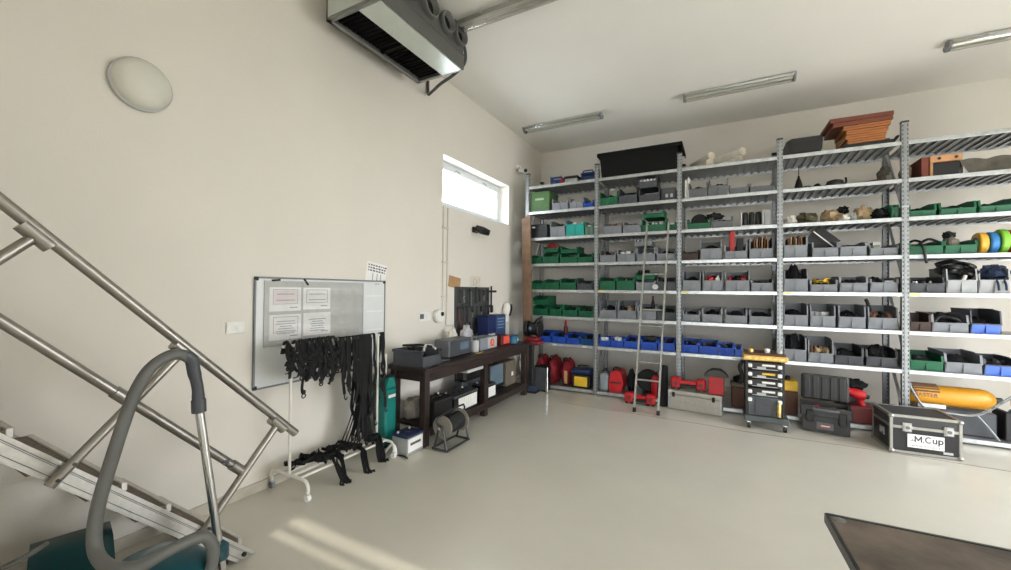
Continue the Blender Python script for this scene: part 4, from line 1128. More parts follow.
def elbow(q, c, s, rr):
    a = rr.uniform(0, 6.28)
    d = Vector((math.cos(a), math.sin(a), 0))
    c = Vector(c)
    q.tube([c - d * s, c - d * s * .2, c + Vector((0, 0, s * .35)) + d * s * .2, c + Vector((0, 0, s * .9)) + d * s * .35], s * .32, 8, 3)
def filler(kind, x0, x1, y0, y1, z, hf, ht, where, g, seed):
    """things lying in one bin; nothing in the photograph tells the pieces of one bin apart"""
    rr = random.Random(seed); w = x1 - x0; G = g
    zt = z + hf
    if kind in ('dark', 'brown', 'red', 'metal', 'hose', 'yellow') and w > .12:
        MB().blob(((x0 + x1) / 2, y0 + .20, zt - .02), (w * .40, .125, min(.085, max(.05, (ht - hf) * .8 + .015))), .14, seed, 2.6, 20, 12, flat=-.5).solo('dark_fill', f'dark parts-and-shade fill in the {where}', 'dark fill', BLACKF, 'dark fill in bins')  # black lump added to darken the bin, standing for dark contents and shade
    X = lambda a=.2: rr.uniform(x0 + w * a, x1 - w * a)
    Y = lambda: rr.uniform(y0 + .08, y0 + .24)
    if kind == 'dark':
        for i in range(4):
            q = MB(); c = Vector((x0 + w * (.2 + .2 * i), Y(), zt - .01)); a = rr.uniform(-.5, .5); d = Vector((math.sin(a), math.cos(a), 0))
            q.tube([c - d * .055, c, c + d * .055 + Vector((0, 0, .03))], .012, 8, 2).box(c.x - .018, c.x + .018, c.y + .03, c.y + .08, c.z - .01, c.z + .05, .01)
            q.solo('hand_tool', f'dark tool lying in the {where}', 'tool', rr.choice([BLACK, GREYD, RUBBER]), G)
    elif kind == 'metal':
        for i in range(5):
            q = MB(); elbow(q, (x0 + w * (.15 + .17 * i), Y(), zt), min(.05, w * .14), rr)
            q.solo('pipe_fitting', f'bright metal fitting in the {where}', 'fitting', rr.choice([GALV, GALV, GREYD]), G)
    elif kind == 'white':
        for i in range(4):
            q = MB()
            if rr.random() < .5: elbow(q, (x0 + w * (.2 + .2 * i), Y(), zt), min(.055, w * .17), rr)
            else: q.lathe([(.03, 0), (.035, .01), (.038, .06), (.03, .062)], (x0 + w * (.2 + .2 * i), Y(), zt - .01), n=14)
            q.solo('plastic_part', f'white plastic part in the {where}', 'plastic part', WHITE, G)
    elif kind == 'brown':
        for i in range(4):
            MB().blob((x0 + w * (.18 + .21 * i), Y(), zt + .02), (w * .14, .06, .05), .25, seed + i, 3, 12, 8).solo('leather_piece', f'brownish lump in the {where}', 'part', rr.choice([BROWNC, BROWNC, TAN, BLACKF]), G)
    elif kind == 'red':
        for i in range(4):
            q = MB(); c = (x0 + w * (.2 + .2 * i), Y(), zt - .005)
            q.box(c[0] - .03, c[0] + .025, c[1] - .05, c[1] + .05, c[2], c[2] + .05, .008); elbow(q, (c[0], c[1], c[2] + .05), .035, rr)
            q.solo('red_fitting', f'coloured fitting in the {where}', 'fitting', [RED, RED, BLACK, WHITE][i] if seed % 2 else [RED, BLACK, BLACK, RED][i], G)
    elif kind == 'boards':
        for i in range(6):
            xx = x0 + w * (.16 + .125 * i)
            MB().box(xx, xx + .014, y0 + .06, y0 + .30, z + .012, z + .012 + rr.uniform(.23, .285), .002).solo('board', f'thin board standing upright in the {where}', 'board', [BROWNC, CARD, BLACK, PLYL, BROWN, CARD][i], G)
    elif kind == 'disc':
        r = min(.13, w * .42)
        q = MB().lathe([(r * .3, -.025), (r * .9, -.025), (r, -.018), (r, .018), (r * .9, .025), (r * .3, .025)], ((x0 + x1) / 2, y0 + .16, z + .012 + r), 'y', 26)
        q.solo('grinding_disc', f'black round disc standing in the {where}', 'disc', RUBBER, G)
    elif kind == 'blackc':
        MB().blob(((x0 + x1) / 2, y0 + .19, zt), (w * .37, .12, max(.065, (ht - hf) + .045)), .17, seed, 2.5, 22, 14, flat=-.6).solo('cloth_bag', f'crumpled black bag filling the {where}', 'bag', BLACKF, G)
    elif kind == 'greyc':
        MB().blob(((x0 + x1) / 2 - .03, y0 + .17, zt + .04), (w * .3, .09, .07), .25, seed, 2.8).solo('wrapped_bundle', f'grey wrapped bundle in the {where}', 'bundle', GREYC, G)
        MB().blob(((x0 + x1) / 2 - .04, y0 + .17, zt + .13), (.05, .05, .04), .25, seed + 3, 2.8).solo('soft_hat', f'dark cap on the grey bundle in the {where}', 'cap', BLACKF, G)
    elif kind == 'hose':
        for i in range(4):
            yy = y0 + .06 + i * .05
            MB().tube([(x0 + .02, yy, zt + .01), (x0 + w * .3, yy + .02, zt + .07 - i * .01), (x0 + w * .7, yy - .01, zt + .05), (x1 - .03, yy, zt + .015)], .016, 8, 4).solo('hose_piece', f'dark grey hose piece in the {where}', 'hose', GREYD if i % 2 else RUBBER, G)
    elif kind == 'yellow':
        for i, m in enumerate([BLACK, YEL, BLACK, YEL]):
            MB().tube(smooth([Vector((x0 + w * .5 + math.cos(a * .9 + i) * w * (.33 - .03 * (a % 3)), y0 + .17 + math.sin(a * .9 + i) * .1, zt + .02 + .012 * i + .03 * math.sin(a * 1.7 + i))) for a in range(14)], 3), .010, 6).solo('cable_coil', f'{"yellow" if m is YEL else "black"} lead coiled in the {where}', 'cable', m, G)

seen = {}
for r in BINS: seen.setdefault((r[0], r[1], r[8]), []).append(r)
for k, (b, s, x0, x1, hf, ht, c, ct, desc) in enumerate(BINS):
    place = f'{SHN[s - 1]}, {BAY[b - 1]}'
    same = seen[(b, s, desc)]
    label = f'{desc}, {place}'
    if len(same) > 1: label += f', {ORD[same.index((b, s, x0, x1, hf, ht, c, ct, desc))]} from corner'
    z = ZS[s - 1]; x0c, x1c = max(x0, PX[b - 1] + .045), min(x1, PX[b] - .045); d = .44 if x1 - x0 > .2 else .3
    grp = f'bins on the {SHN[s - 1]} in the {BAY[b - 1]}'
    bin_at(x0c, x1c, YF + .025, d, z, hf, ht, GREYD if c == 'bluel' and b == 5 else BC[c], label, grp, m2=BC[c])
    short = desc.split(' of ')[0].split(' with ')[0].split(' under ')[0].split(' heaped')[0].split(' holding')[0].split(' in front')[0].split(' on the ')[0]
    w_ = f'{short}, {SHN[s - 1].replace(" down", "")}, {BAY[b - 1]}'
    if sum(1 for r in BINS if (r[0], r[1], r[7]) == (b, s, ct)) > 1: w_ += f', {ORD[[r for r in BINS if (r[0], r[1], r[7]) == (b, s, ct)].index((b, s, x0, x1, hf, ht, c, ct, desc))]} such'
    if ct: filler(ct, x0c + .014, x1c - .014, YF + .025, YF + .4, z, hf, ht, w_, f'contents of the {w_}', k + 100)

# stacked second-tier bins stand on the rims of those below
def upper(x0, x1, z, hf, ht, m, label, y0=YF + .03, d=.40):
    return bin_at(x0, x1, y0, d, z, hf, ht, m, label, 'stacked upper bins')
def top_of(b, s, near):
    r = min((r for r in BINS if r[0] == b and r[1] == s), key=lambda r: abs((r[2] + r[3]) / 2 - near))
    return ZS[s - 1] + r[5] + .022
upper(.60, .855, top_of(1, 4, .72), .05, .085, GREEN, 'upper green bin holding the red rag, fourth shelf down, corner bay')
MB().blob((.72, 6.34, top_of(1, 4, .72) + .10), (.10, .10, .055), .2, 5, 2.6).solo('rag', 'red rag heaped in the upper green bin, corner bay', 'rag', REDD)
upper(.905, 1.175, top_of(1, 4, 1.04), .05, .09, GREEN, 'upper green bin stacked beside the red rag bin, corner bay')
upper(.43, .685, top_of(1, 6, .55), .08, .13, GREEN, 'upper green bin of a stack next to the weathered plank, sixth shelf')
upper(2.12, 2.375, top_of(2, 2, 2.25), .08, .15, GREYD, 'upper dark grey bin with white parts inside, second shelf, ladder bay')
for i in range(5):
    MB().lathe([(.018, 0), (.02, .05), (.012, .06)], (2.15 + i * .048, 6.24, top_of(2, 2, 2.25) + .07), n=12).solo('plastic_part', 'small white part at the brim of the upper dark grey bin, ladder bay', 'plastic part', WHITE, 'white parts in the upper dark grey bin')
upper(2.07, 2.31, top_of(2, 4, 2.2), .06, .11, GREY, 'upper grey bin holding white parts, fourth shelf, behind the ladder')
for i in range(4):
    q = MB(); elbow(q, (2.10 + i * .06, 6.26, top_of(2, 4, 2.2) + .06), .04, random.Random(i)); q.solo('plastic_part', 'white elbow in the upper grey bin behind the ladder', 'plastic part', WHITE, 'white elbows behind the ladder')
upper(2.09, 2.345, top_of(2, 5, 2.2), .06, .10, GREEN, 'upper green bin stacked on a grey one behind the ladder')
upper(2.19, 2.47, top_of(2, 3, 2.3), .05, .09, GREEN, 'upper green bin stacked on the wide green bin, third shelf')

# ------------------------------------------------------------------ top shelf (the eighth level stands 3.34 m up)
S1 = ZS[0] + .001
t = thing('tub', 'big black rectangular plastic tub on top of the shelving, ladder bay', 'tub', (2.1, 6.35, S1))
q = MB(); x0, x1, y0, y1 = 1.575, 2.62, 6.17, 6.70
zt = 3.70
def frus(q, x0, x1, y0, y1, z0, z1, e, th):
    o = [(x0, y0), (x1, y0), (x1, y1), (x0, y1)]; sg = [(-1, -1), (1, -1), (1, 1), (-1, 1)]
    vs = [(px, py, z0) for px, py in o] + [(px + e * a, py + e * b, z1) for (px, py), (a, b) in zip(o, sg)]
    vs += [(px + (e - th) * a, py + (e - th) * b, z1) for (px, py), (a, b) in zip(o, sg)] + [(px - th * a, py - th * b, z0 + th) for (px, py), (a, b) in zip(o, sg)]
    fs = [(3, 2, 1, 0)]
    for l in (0, 4, 8):
        fs += [(l + i, l + (i + 1) % 4, l + 4 + (i + 1) % 4, l + 4 + i) for i in range(4)]
    fs.append((12, 13, 14, 15)); q.add(vs, fs)
frus(q, x0, x1, y0, y1, S1, zt, .03, .012); q.build('shell', JET, t)
q = MB(); e = .06
for a in ((x0 - e, x1 + .10, y0 - e, y0 - .02), (x0 - e, x1 + .10, y1 + .02, y1 + e), (x0 - e, x0 - .02, y0 - .02, y1 + .02), (x1 + .02, x1 + .10, y0 - .02, y1 + .02)):
    q.box(*a, zt - .012, zt + .006, .004)
for a in ((x0 - e, x1 + .10, y0 - e, y0 - e + .012), (x0 - e, x0 - e + .012, y0 - e, y1 + e), (x1 + .10 - .012, x1 + .10, y0 - e, y1 + e)):
    q.box(*a, zt - .05, zt - .01, .003)
q.build('rim', JET, t)
MB().box(.32, .57, 6.42, 6.66, S1, S1 + .045, .01).solo('flat_tray', 'flat blue-grey lid at the corner end of the top shelf', 'lid', mat('blue_grey', (84, 96, 116), .6))
t = thing('crate', 'dark blue slatted crate on the top shelf near the corner', 'crate', (.73, 6.5, S1))
q = MB()
for r in range(4):
    q.box(.635, .83, 6.40, 6.41, S1 + .012 + r * .045, S1 + .045 + r * .045, .002).box(.635, .645, 6.41, 6.62, S1 + .012 + r * .045, S1 + .045 + r * .045, .002).box(.82, .83, 6.41, 6.62, S1 + .012 + r * .045, S1 + .045 + r * .045, .002)
q.box(.64, .825, 6.61, 6.62, S1 + .012, S1 + .19).build('slat', mat('crate_blue', (26, 62, 116), .5), t)
q = MB().box(.64, .825, 6.405, 6.615, S1, S1 + .012)
for xx in (.635, .82):
    for yy in (6.40, 6.61): q.box(xx, xx + .012, yy, yy + .012, S1, S1 + .195, .002)
q.build('frame', mat('crate_blue', (26, 62, 116), .5), t)
MB().lathe([(.03, 0), (.032, .005), (.032, .11), (.02, .12)], (.852, 6.36, S1), n=16).solo('can', 'small red can squeezed between blue crate and white box', 'can', RED)
t = thing('box', 'pale box with a black lid on the top shelf, corner bay', 'box', (1.0, 6.5, S1))
MB().box(.895, 1.12, 6.38, 6.62, S1, S1 + .12, .008).build('body', GREYL, t)
MB().box(.885, 1.13, 6.37, 6.63, S1 + .12, S1 + .16, .012).build('lid', BLACK, t)
t = thing('tool_case', 'navy blue tool case on the top shelf beside the black tub', 'case', (1.27, 6.5, S1))
MB().box(1.15, 1.40, 6.42, 6.64, S1, S1 + .15, .02).build('body', BLUED, t)
MB().box(1.15, 1.40, 6.42, 6.64, S1 + .155, S1 + .20, .02).build('lid', BLUED, t)
MB().tube([(1.2, 6.45, S1 + .195), (1.2, 6.45, S1 + .23), (1.35, 6.45, S1 + .23), (1.35, 6.45, S1 + .195)], .01, 8, 2).build('handle', BLUED, t)
def roll(p, q_, r, label):
    d = (Vector(q_) - Vector(p)); t = thing('paper_roll', label, 'roll', p, 'paper rolls on the top shelf')
    m = MB(); m.cyl(p, q_, r, n=20); m.build('sheet', WHITEC, t)
    e = d.normalized()
    q2 = MB()
    for f in (.95, .7, .45, .22): q2.torus(Vector((0, 0, 0)), r * f, r * .05, 'z', 20, 5)
    q2.v = [tuple(Vector(q_) + e.to_track_quat('Z', 'Y') @ Vector(v)) for v in q2.v]
    q2.build('wound_edge', TAN, t)
roll((2.78, 6.72, S1 + .06), (3.06, 6.28, S1 + .06), .058, 'lower white paper roll on the top shelf beside the tub')
roll((2.82, 6.74, S1 + .165), (3.08, 6.30, S1 + .165), .052, 'white paper roll resting on the roll beside the tub')
roll((3.06, 6.70, S1 + .06), (3.44, 6.30, S1 + .06), .056, 'lower white paper roll in the middle of the chest bay top')
roll((3.10, 6.72, S1 + .168), (3.46, 6.30, S1 + .168), .054, 'upper white paper roll pointing out over the chest bay')
t = thing('equipment_case', 'black rounded case on the top shelf beside the fourth upright', 'case', (4.08, 6.45, S1))
q = MB(); q.prism([(3.90, S1), (4.28, S1), (4.30, S1 + .05), (4.31, S1 + .19), (4.28, S1 + .215), (3.99, S1 + .215), (3.93, S1 + .18), (3.90, S1 + .1)], 6.22, 6.66, 'xz'); q.build('shell', BLACK, t)
MB().box(3.97, 4.26, 6.212, 6.221, S1 + .03, S1 + .17, .003).build('front_panel', BLACK, t)
MB().tube([(4.0, 6.4, S1 + .21), (4.02, 6.4, S1 + .245), (4.2, 6.4, S1 + .245), (4.22, 6.4, S1 + .21)], .01, 8, 3).build('handle', BLACK, t)
MB().prism([(4.50, 6.2), (4.95, 6.2), (4.95, 6.7), (4.50, 6.7)], S1, S1 + .05, 'xy').solo('flat_case', 'flat black case under the orange-brown boards on the top shelf', 'case', BLACK)
bz = S1 + .052
bw = [('orange', .0), ('orange', .02), ('orange', .01), ('orange', .03), ('rust', .02), ('rust', .05)]
fo = [(4.54, 4.88, .0), (4.52, 4.89, .02), (4.53, 4.91, .045), (4.50, 4.93, .075), (4.40, 4.95, .12), (4.37, 4.96, .15)]
for i, (xa, xb, sk_) in enumerate(fo):
    z0 = bz + i * .056
    q = MB(); q.T = Matrix.Translation((xa, 6.19, z0)) @ Matrix.Rotation(.02 * (i % 3 - 1), 4, 'Z')
    w = xb - xa
    q.box(0, w, 0, .50, 0, .049, .004)
    t = thing('folder_board', f'{"rust red" if i > 3 else "orange brown"} thick board in the pile on the top shelf, {["lowest", "second lowest", "third lowest", "fourth lowest", "second from top", "topmost"][i]}', 'board', (xa, 6.19, z0), 'pile of boards on the top shelf')
    q.build('panel', FOLDR if i > 3 else FOLDO, t)
    q = MB(); q.T = Matrix.Translation((xa, 6.19, z0)) @ Matrix.Rotation(.02 * (i % 3 - 1), 4, 'Z')
    q.box(.004, w - .004, -.002, .0, .018, .028); q.build('edge_groove', MAROON, t)
MB().beam((4.955, 6.25, S1 + .018), (5.02, 6.3, S1 + .105), .03, .02).solo('angle_bar', 'short black bar leaning by the fifth upright on the top shelf', 'bar', BLACK)

# ------------------------------------------------------------------ second shelf
S2 = ZS[1] + .001
t = open_crate('crate', 'tall olive green crate on the second shelf in the corner bay', 'crate', .365, .70, 6.20, 6.60, S2, .335, GREENO)
MB().box(.45, .61, 6.184, 6.189, S2 + .19, S2 + .225, .002).build('badge', mat('pale_green', (150, 176, 140), .6), t)
MB().box(.38, .69, 6.191, 6.1995, S2 + .06, S2 + .075, .002).build('ridge', GREENO, t)
for k, x in enumerate((2.728, 2.763)):
    q = MB().lathe([(.014, 0), (.015, .005), (.015, .25 + .03 * k), (.008, .27 + .03 * k), (.004, .285 + .03 * k)], (x + .03, 6.24, S2), n=14)
    q.solo('white_tube', ['shorter white tube standing beside the third upright, second shelf', 'taller white tube standing beside the third upright, second shelf'][k], 'tube', WHITE, 'white tubes on the second shelf')
t = thing('socket_box', 'dark grey box with two pale sockets, second shelf of ladder bay', 'box', (2.53, 6.4, S2))
MB().box(2.43, 2.625, 6.23, 6.60, S2, S2 + .185, .006).build('casing', GREYD, t)
for x in (2.49, 2.555):
    MB().box(x, x + .035, 6.225, 6.231, S2 + .05, S2 + .10, .003).build('insert', GREYL, t)
MB().box(1.70, 1.76, 6.22, 6.3, top_of(2, 2, 1.6), top_of(2, 2, 1.6) + .012, .002).solo('white_card', 'white card lying on the green slot bin, second shelf', 'card', WHITE)
for r in ((1.535, 1.69), (1.75, 1.92)):
    pass
t = thing('tripod_cone', 'black cone tool with a thin rod, second shelf by fourth upright', 'tool', (4.08, 6.35, S2))
MB().lathe([(.06, 0), (.055, .01), (.028, .13), (.016, .16), (.012, .19)], (4.08, 6.35, S2), n=18).build('cone', BLACK, t)
MB().cyl((4.08, 6.35, S2 + .18), (4.08, 6.35, S2 + .32), .005, n=8).build('rod', BLACK, t)
MB().blob((4.16, 6.33, S2 + .02), (.05, .05, .03), .2, 3).solo('black_lump', 'small black lump beside the cone tool on second shelf', 'part', BLACKF)
MB().blob((4.27, 6.35, S2 + .03), (.035, .04, .04), .2, 6).solo('black_lump', 'tiny dark lump between the cone and the round dark pot', 'part', RUBBER)
t = thing('pot', 'dark round pot with a handle on the second shelf', 'pot', (4.45, 6.36, S2))
MB().lathe([(.06, 0), (.085, .01), (.092, .05), (.08, .085), (.04, .10), (.01, .102)], (4.45, 6.36, S2), n=24).build('body', BLACK, t)
MB().tube([(4.53, 6.36, S2 + .04), (4.56, 6.36, S2 + .06), (4.555, 6.36, S2 + .12)], .011, 8, 3).build('handle', BLACK, t)
MB().tube([(4.60, 6.33, S2 + .012), (4.75, 6.34, S2 + .035), (4.89, 6.35, S2 + .055)], .01, 8).solo('stick', 'thin dark stick lying towards the fifth upright, second shelf', 'stick', BROWN)
MB().box(4.78, 4.895, 6.27, 6.31, S2, S2 + .032, .006).solo('red_tool', 'flat red brown tool by the fifth upright, second shelf', 'tool', mat('red_brown', (120, 56, 42), .6))
for (c, r, sd, m, lb) in (((4.95, 6.5, S2 + .10), (.065, .12, .13), 2, GREYC, 'grey bulging bag behind the fifth upright, second shelf'), ((5.125, 6.45, S2 + .09), (.045, .12, .12), 5, TAN, 'tan bag just past the fifth upright, second shelf')):
    MB().blob(c, r, .18, sd, 2.4).solo('cloth_bag', lb, 'bag', m)
MB().box(5.20, 5.262, 6.24, 6.6, S2, S2 + .235, .004).solo('wood_box', 'dark reddish narrow wooden box beside the framed device', 'box', MAROON)
t = thing('framed_device', 'light wooden frame around a black device, second shelf over reels', 'device', (5.4, 6.4, S2))
q = MB().box(5.275, 5.535, 6.25, 6.40, S2 + .17, S2 + .245, .004).box(5.275, 5.30, 6.25, 6.40, S2, S2 + .17, .004)
q.build('frame', PLYL, t)
MB().box(5.302, 5.525, 6.28, 6.55, S2, S2 + .168, .006).build('body', BLACK, t)
for x in (5.33, 5.465): MB().cyl((x + .02, 6.249, S2 + .207), (x + .02, 6.244, S2 + .207), .015, n=14).build('knob', BLACK, t)
MB().prism([(5.545, S2), (5.60, S2), (5.59, S2 + .02), (5.545, S2 + .1)], 6.27, 6.33, 'xz').solo('wedge', 'small grey wedge beside the framed device, second shelf', 'wedge', GREYL)
q = MB(); q.strap([(5.62 + .05 * i, 6.5, S2 + .115 + .012 * math.sin(i * 1.3)) for i in range(11)], .2, .06, (0, 0, 1), 2); q.solo('grey_sheet', 'long grey rolled sheet lying at the end of the second shelf', 'sheet', GREYC)

# ------------------------------------------------------------------ third shelf
S3 = ZS[2] + .001
t = thing('box', 'black box with a white sticker, third shelf in the corner bay', 'box', (.5, 6.4, S3))
MB().box(.365, .66, 6.20, 6.60, S3, S3 + .235, .01).build('casing', mat('blue_black', (30, 34, 42), .5), t)
MB().box(.40, .45, 6.196, 6.2, S3 + .17, S3 + .195).build('sticker', WHITE, t)
MB().box(.37, .655, 6.193, 6.2, S3 + .12, S3 + .13, .002).build('seam', BLACK, t)
t = thing('bottle_stand', 'pale stand holding three black cylinders, third shelf over the chest', 'stand', (3.56, 6.4, S3))
q = MB().box(3.43, 3.445, 6.22, 6.42, S3, S3 + .215, .003).box(3.675, 3.69, 6.22, 6.42, S3, S3 + .215, .003).box(3.445, 3.675, 6.22, 6.42, S3, S3 + .02, .003)
q.build('frame', GREYL, t)
for i in range(3):
    x = 3.485 + i * .075
    MB().lathe([(.034, .0), (.035, .004), (.035, .15), (.028, .175), (.015, .18)], (x, 6.30, S3 + .021), n=18).solo('cylinder_bottle', ['first', 'second', 'third'][i] + ' black cylinder in the pale stand, counted from the ladder', 'bottle', BLACK, 'black cylinders in the stand')
MB().box(3.705, 3.775, 6.34, 6.37, S3, S3 + .225, .004).solo('white_board', 'narrow white panel standing between cylinder stand and fourth upright', 'panel', GREYL)
MB().blob((3.12, 6.30, S3 + .17), (.11, .09, .05), .2, 9, 2.5).solo('black_hat', 'black soft cap on the grey bin, third shelf over the chest', 'cap', BLACKF)
junk = [((3.99, 6.33, S3 + .05), (.07, .08, .06), 11, WHITEC, 'cream cloth pile by the fourth upright, third shelf'), ((4.16, 6.36, S3 + .07), (.11, .10, .08), 12, OLIVE, 'olive dark bag on the third shelf beside the cream cloth'),
        ((4.40, 6.36, S3 + .075), (.10, .10, .09), 13, TAN, 'tan cloth bag in the middle of the third shelf'), ((4.545, 6.44, S3 + .16), (.06, .06, .055), 14, BLACKF, 'black cap perched behind the tan cloth bag'),
        ((4.53, 6.28, S3 + .04), (.045, .06, .045), 15, WHITEC, 'small white bag in front of the black cap'), ((4.61, 6.29, S3 + .045), (.035, .06, .05), 16, GREYL, 'small grey bag beside the small white bag'),
        ((4.72, 6.38, S3 + .09), (.09, .09, .10), 17, TAN, 'beige canvas bag before the black gear, third shelf'), ((4.87, 6.36, S3 + .065), (.09, .10, .075), 18, BLACKF, 'black gear heap beside the fifth upright, third shelf')]
for c, r, sd, m, lb in junk: MB().blob(c, r, .24, sd, 2.6).solo('cloth_bag', lb, 'bag', m)

# ------------------------------------------------------------------ fourth shelf
S4 = ZS[3] + .001
MB().box(3.305, 3.365, 6.30, 6.55, S4 + .012, S4 + .385, .006).solo('red_folder', 'bright red upright folder in a grey bin over the metal chest', 'folder', RED)
MB().box(3.385, 3.47, 6.36, 6.54, S4 + .012, S4 + .30, .004).solo('black_box', 'black upright box beside the red folder', 'box', BLACK)
q = MB(); q.beam((4.215, 6.46, S4 + .315), (4.42, 6.46, S4 + .11), .30, .02, (0, 1, 0)); q.solo('slanted_board', 'black panel leaning at a slant in the low grey bin', 'panel', BLACK)
q = MB(); q.beam((4.225, 6.30, S4 + .332), (4.43, 6.30, S4 + .127), .012, .012, (0, 1, 0)); q.solo('light_strip', 'pale strip along the edge of the slanted black panel', 'strip', WHITE)
t = thing('small_carton', 'small pale carton in the low grey bin by the fifth upright', 'box', (4.81, 6.3, S4))
MB().box(4.78, 4.85, 6.24, 6.36, S4 + .012, S4 + .165, .003).build('box', GREYL, t)
MB().box(4.785, 4.845, 6.239, 6.2405, S4 + .10, S4 + .13).build('print', mat('grey_olive', (120, 128, 104), .6), t)
for (xa, xb, m, nm, r) in ((5.655, 5.722, TAPEO, 'amber', .116), (5.735, 5.80, TAPEB, 'blue', .117), (5.812, 5.875, LIME, 'lime green', .130), (5.888, 5.96, TAPER, 'red', .125)):
    zc = S4 + r
    t = thing('tape_reel', f'{nm} reel of wide tape standing on the fourth shelf', 'reel', ((xa + xb) / 2, 6.32, S4), 'tape reels on the fourth shelf')
    MB().lathe([(r * .55, xa), (r * .92, xa), (r, xa + .012), (r, xb - .012), (r * .92, xb), (r * .55, xb)], (0, 6.32, zc), 'x', 32).build('tape', m, t)
    MB().lathe([(r * .4, xa - .003), (r * .55, xa - .003), (r * .55, xb + .003), (r * .4, xb + .003)], (0, 6.32, zc), 'x', 28).build('core', GREYM, t)
MB().tube([(5.10, 6.40, S4 + .11), (5.15, 6.30, S4 + .17), (5.20, 6.24, S4 + .14), (5.17, 6.165, S4 + .12), (5.19, 6.135, S4 + .03), (5.20, 6.135, S4 - .06), (5.21, 6.135, S4 - .10)], .013, 8, 5).solo('cable', 'black cable hanging over the front of the green bin', 'cable', BLACK)
MB().tube([(5.20, 6.35, S4 + .12), (5.27, 6.30, S4 + .18), (5.35, 6.30, S4 + .15), (5.40, 6.34, S4 + .12)], .014, 8, 4).solo('cable', 'black cable loop lying in the green bin beside the hanging cable', 'cable', BLACK)

# ------------------------------------------------------------------ fifth shelf
S5 = ZS[4] + .001
t = thing('power_tool', 'black power tool on the stacked green bin behind the ladder', 'tool', (2.17, 6.36, S5 + .2))
MB().cyl((2.10, 6.36, S5 + .27), (2.26, 6.36, S5 + .27), .035, n=16).build('motor', BLACK, t)
MB().tube([(2.13, 6.36, S5 + .26), (2.12, 6.36, S5 + .20)], .022, 10).build('handle', BLACK, t)
MB().lathe([(.015, 0), (.035, .0), (.04, .006), (.04, .02), (.035, .026), (.015, .026)], (2.365, 6.150, S5 + .05), 'y', 20).solo('white_reel', 'small white-rimmed reel before the dark grey bin, ladder bay', 'reel', GREYL)
MB().blob((4.82, 6.35, S5 + .14), (.045, .06, .045), .25, 31, 2.6).solo('black_pouch', 'black pouch in the grey bin by the fifth upright, fifth shelf', 'pouch', BLACKF)
MB().box(4.885, 4.965, 6.24, 6.34, S5 + .075, S5 + .14, .005).solo('pale_box', 'pale grey small box beside the black pouch, fifth shelf', 'box', GREYL)
for k, (ax, ay, az, L) in enumerate(((5.33, 6.26, .24, .32), (5.36, 6.34, .30, .29), (5.40, 6.28, .20, .22))):
    pts = [(ax + L * i / 6, ay + .05 * math.sin(i * 1.9 + k), S5 + az + .05 * math.sin(i * .55 + .3)) for i in range(7)]
    MB().tube(pts, .026, 8, 4).solo('cable', ['thick', 'upper', 'lower'][k] + ' black cable loop heaped over the pale grey bin', 'cable', BLACK, 'black cables over the pale grey bin')
MB().blob((5.49, 6.35, S5 + .25), (.12, .10, .06), .3, 41, 3).solo('cable_bag', 'black tangled gear bag on the pale grey bin', 'bag', BLACKF)
MB().tube([(5.50, 6.21, S5 + .07), (5.52, 6.215, S5 + .13), (5.545, 6.23, S5 + .19)], .016, 8, 3).solo('handle_stick', 'cream tool handle sticking up among the black cables', 'handle', WHITEC)
MB().blob((5.79, 6.34, S5 + .21), (.115, .10, .085), .28, 43, 2.8).solo('jacket', 'navy jacket stuffed into the pale grey bin', 'jacket', NAVYC)
for k, x in enumerate((5.745, 5.80)):
    MB().tube([(x, 6.26, S5 + .16), (x + .01, 6.195, S5 + .15), (x + .02, 6.172, S5 + .10), (x + .025, 6.17, S5 + .03)], .010, 6, 4).solo('strap_end', ['shorter', 'longer'][k] + ' dark strap hanging out of the navy jacket bin', 'strap', NAVYC)

# ------------------------------------------------------------------ sixth shelf
S6 = ZS[5] + .001
t = thing('bottle', 'dark bottle behind the grey bin, sixth shelf, ladder bay', 'bottle', (2.28, 6.5, S6))
MB().lathe([(.032, 0), (.034, .005), (.034, .20), (.02, .25), (.014, .28)], (2.28, 6.55, S6 + .012), n=18).build('body', mat('dark_bottle', (48, 40, 38), .3), t)
MB().lathe([(.015, 0), (.015, .05), (.01, .055)], (2.28, 6.55, S6 + .292), n=14).build('cap', mat('dull_red', (104, 40, 40), .5), t)
MB().tube([(4.80, 6.40, S6 + .16), (4.775, 6.37, S6 + .25), (4.75, 6.34, S6 + .32), (4.735, 6.33, S6 + .34)], .019, 10, 3).solo('crowbar', 'dark tool handle rising from the last tall grey bin', 'handle', BLACK)
MB().blob((5.42, 6.42, S6 + .16), (.06, .06, .05), .2, 52).solo('tool_piece', 'black knob of a tool beside the hoses, sixth shelf', 'tool', RUBBER)

# ------------------------------------------------------------------ seventh shelf
S7 = ZS[6] + .001
t = thing('bottle', 'red-capped dark bottle on the blue-bin shelf, corner bay', 'bottle', (.89, 6.5, S7 + .1))
MB().lathe([(.035, 0), (.037, .005), (.037, .21), (.022, .26)], (.89, 6.52, S7 + .010), n=18).build('body', mat('dull_red', (104, 40, 40), .5), t)
MB().lathe([(.022, 0), (.022, .05), (.006, .09)], (.89, 6.52, S7 + .270), n=14).build('cap', RED, t)
t = thing('power_tool', 'black power tool lying on the bright blue bin before the ladder upright', 'tool', (2.3, 6.3, S7 + .12))
MB().cyl((2.22, 6.28, S7 + .16), (2.38, 6.28, S7 + .155), .032, n=14).build('motor', BLACK, t)
MB().box(2.27, 2.36, 6.25, 6.30, S7 + .12, S7 + .20, .01).build('grip', BLACK, t)

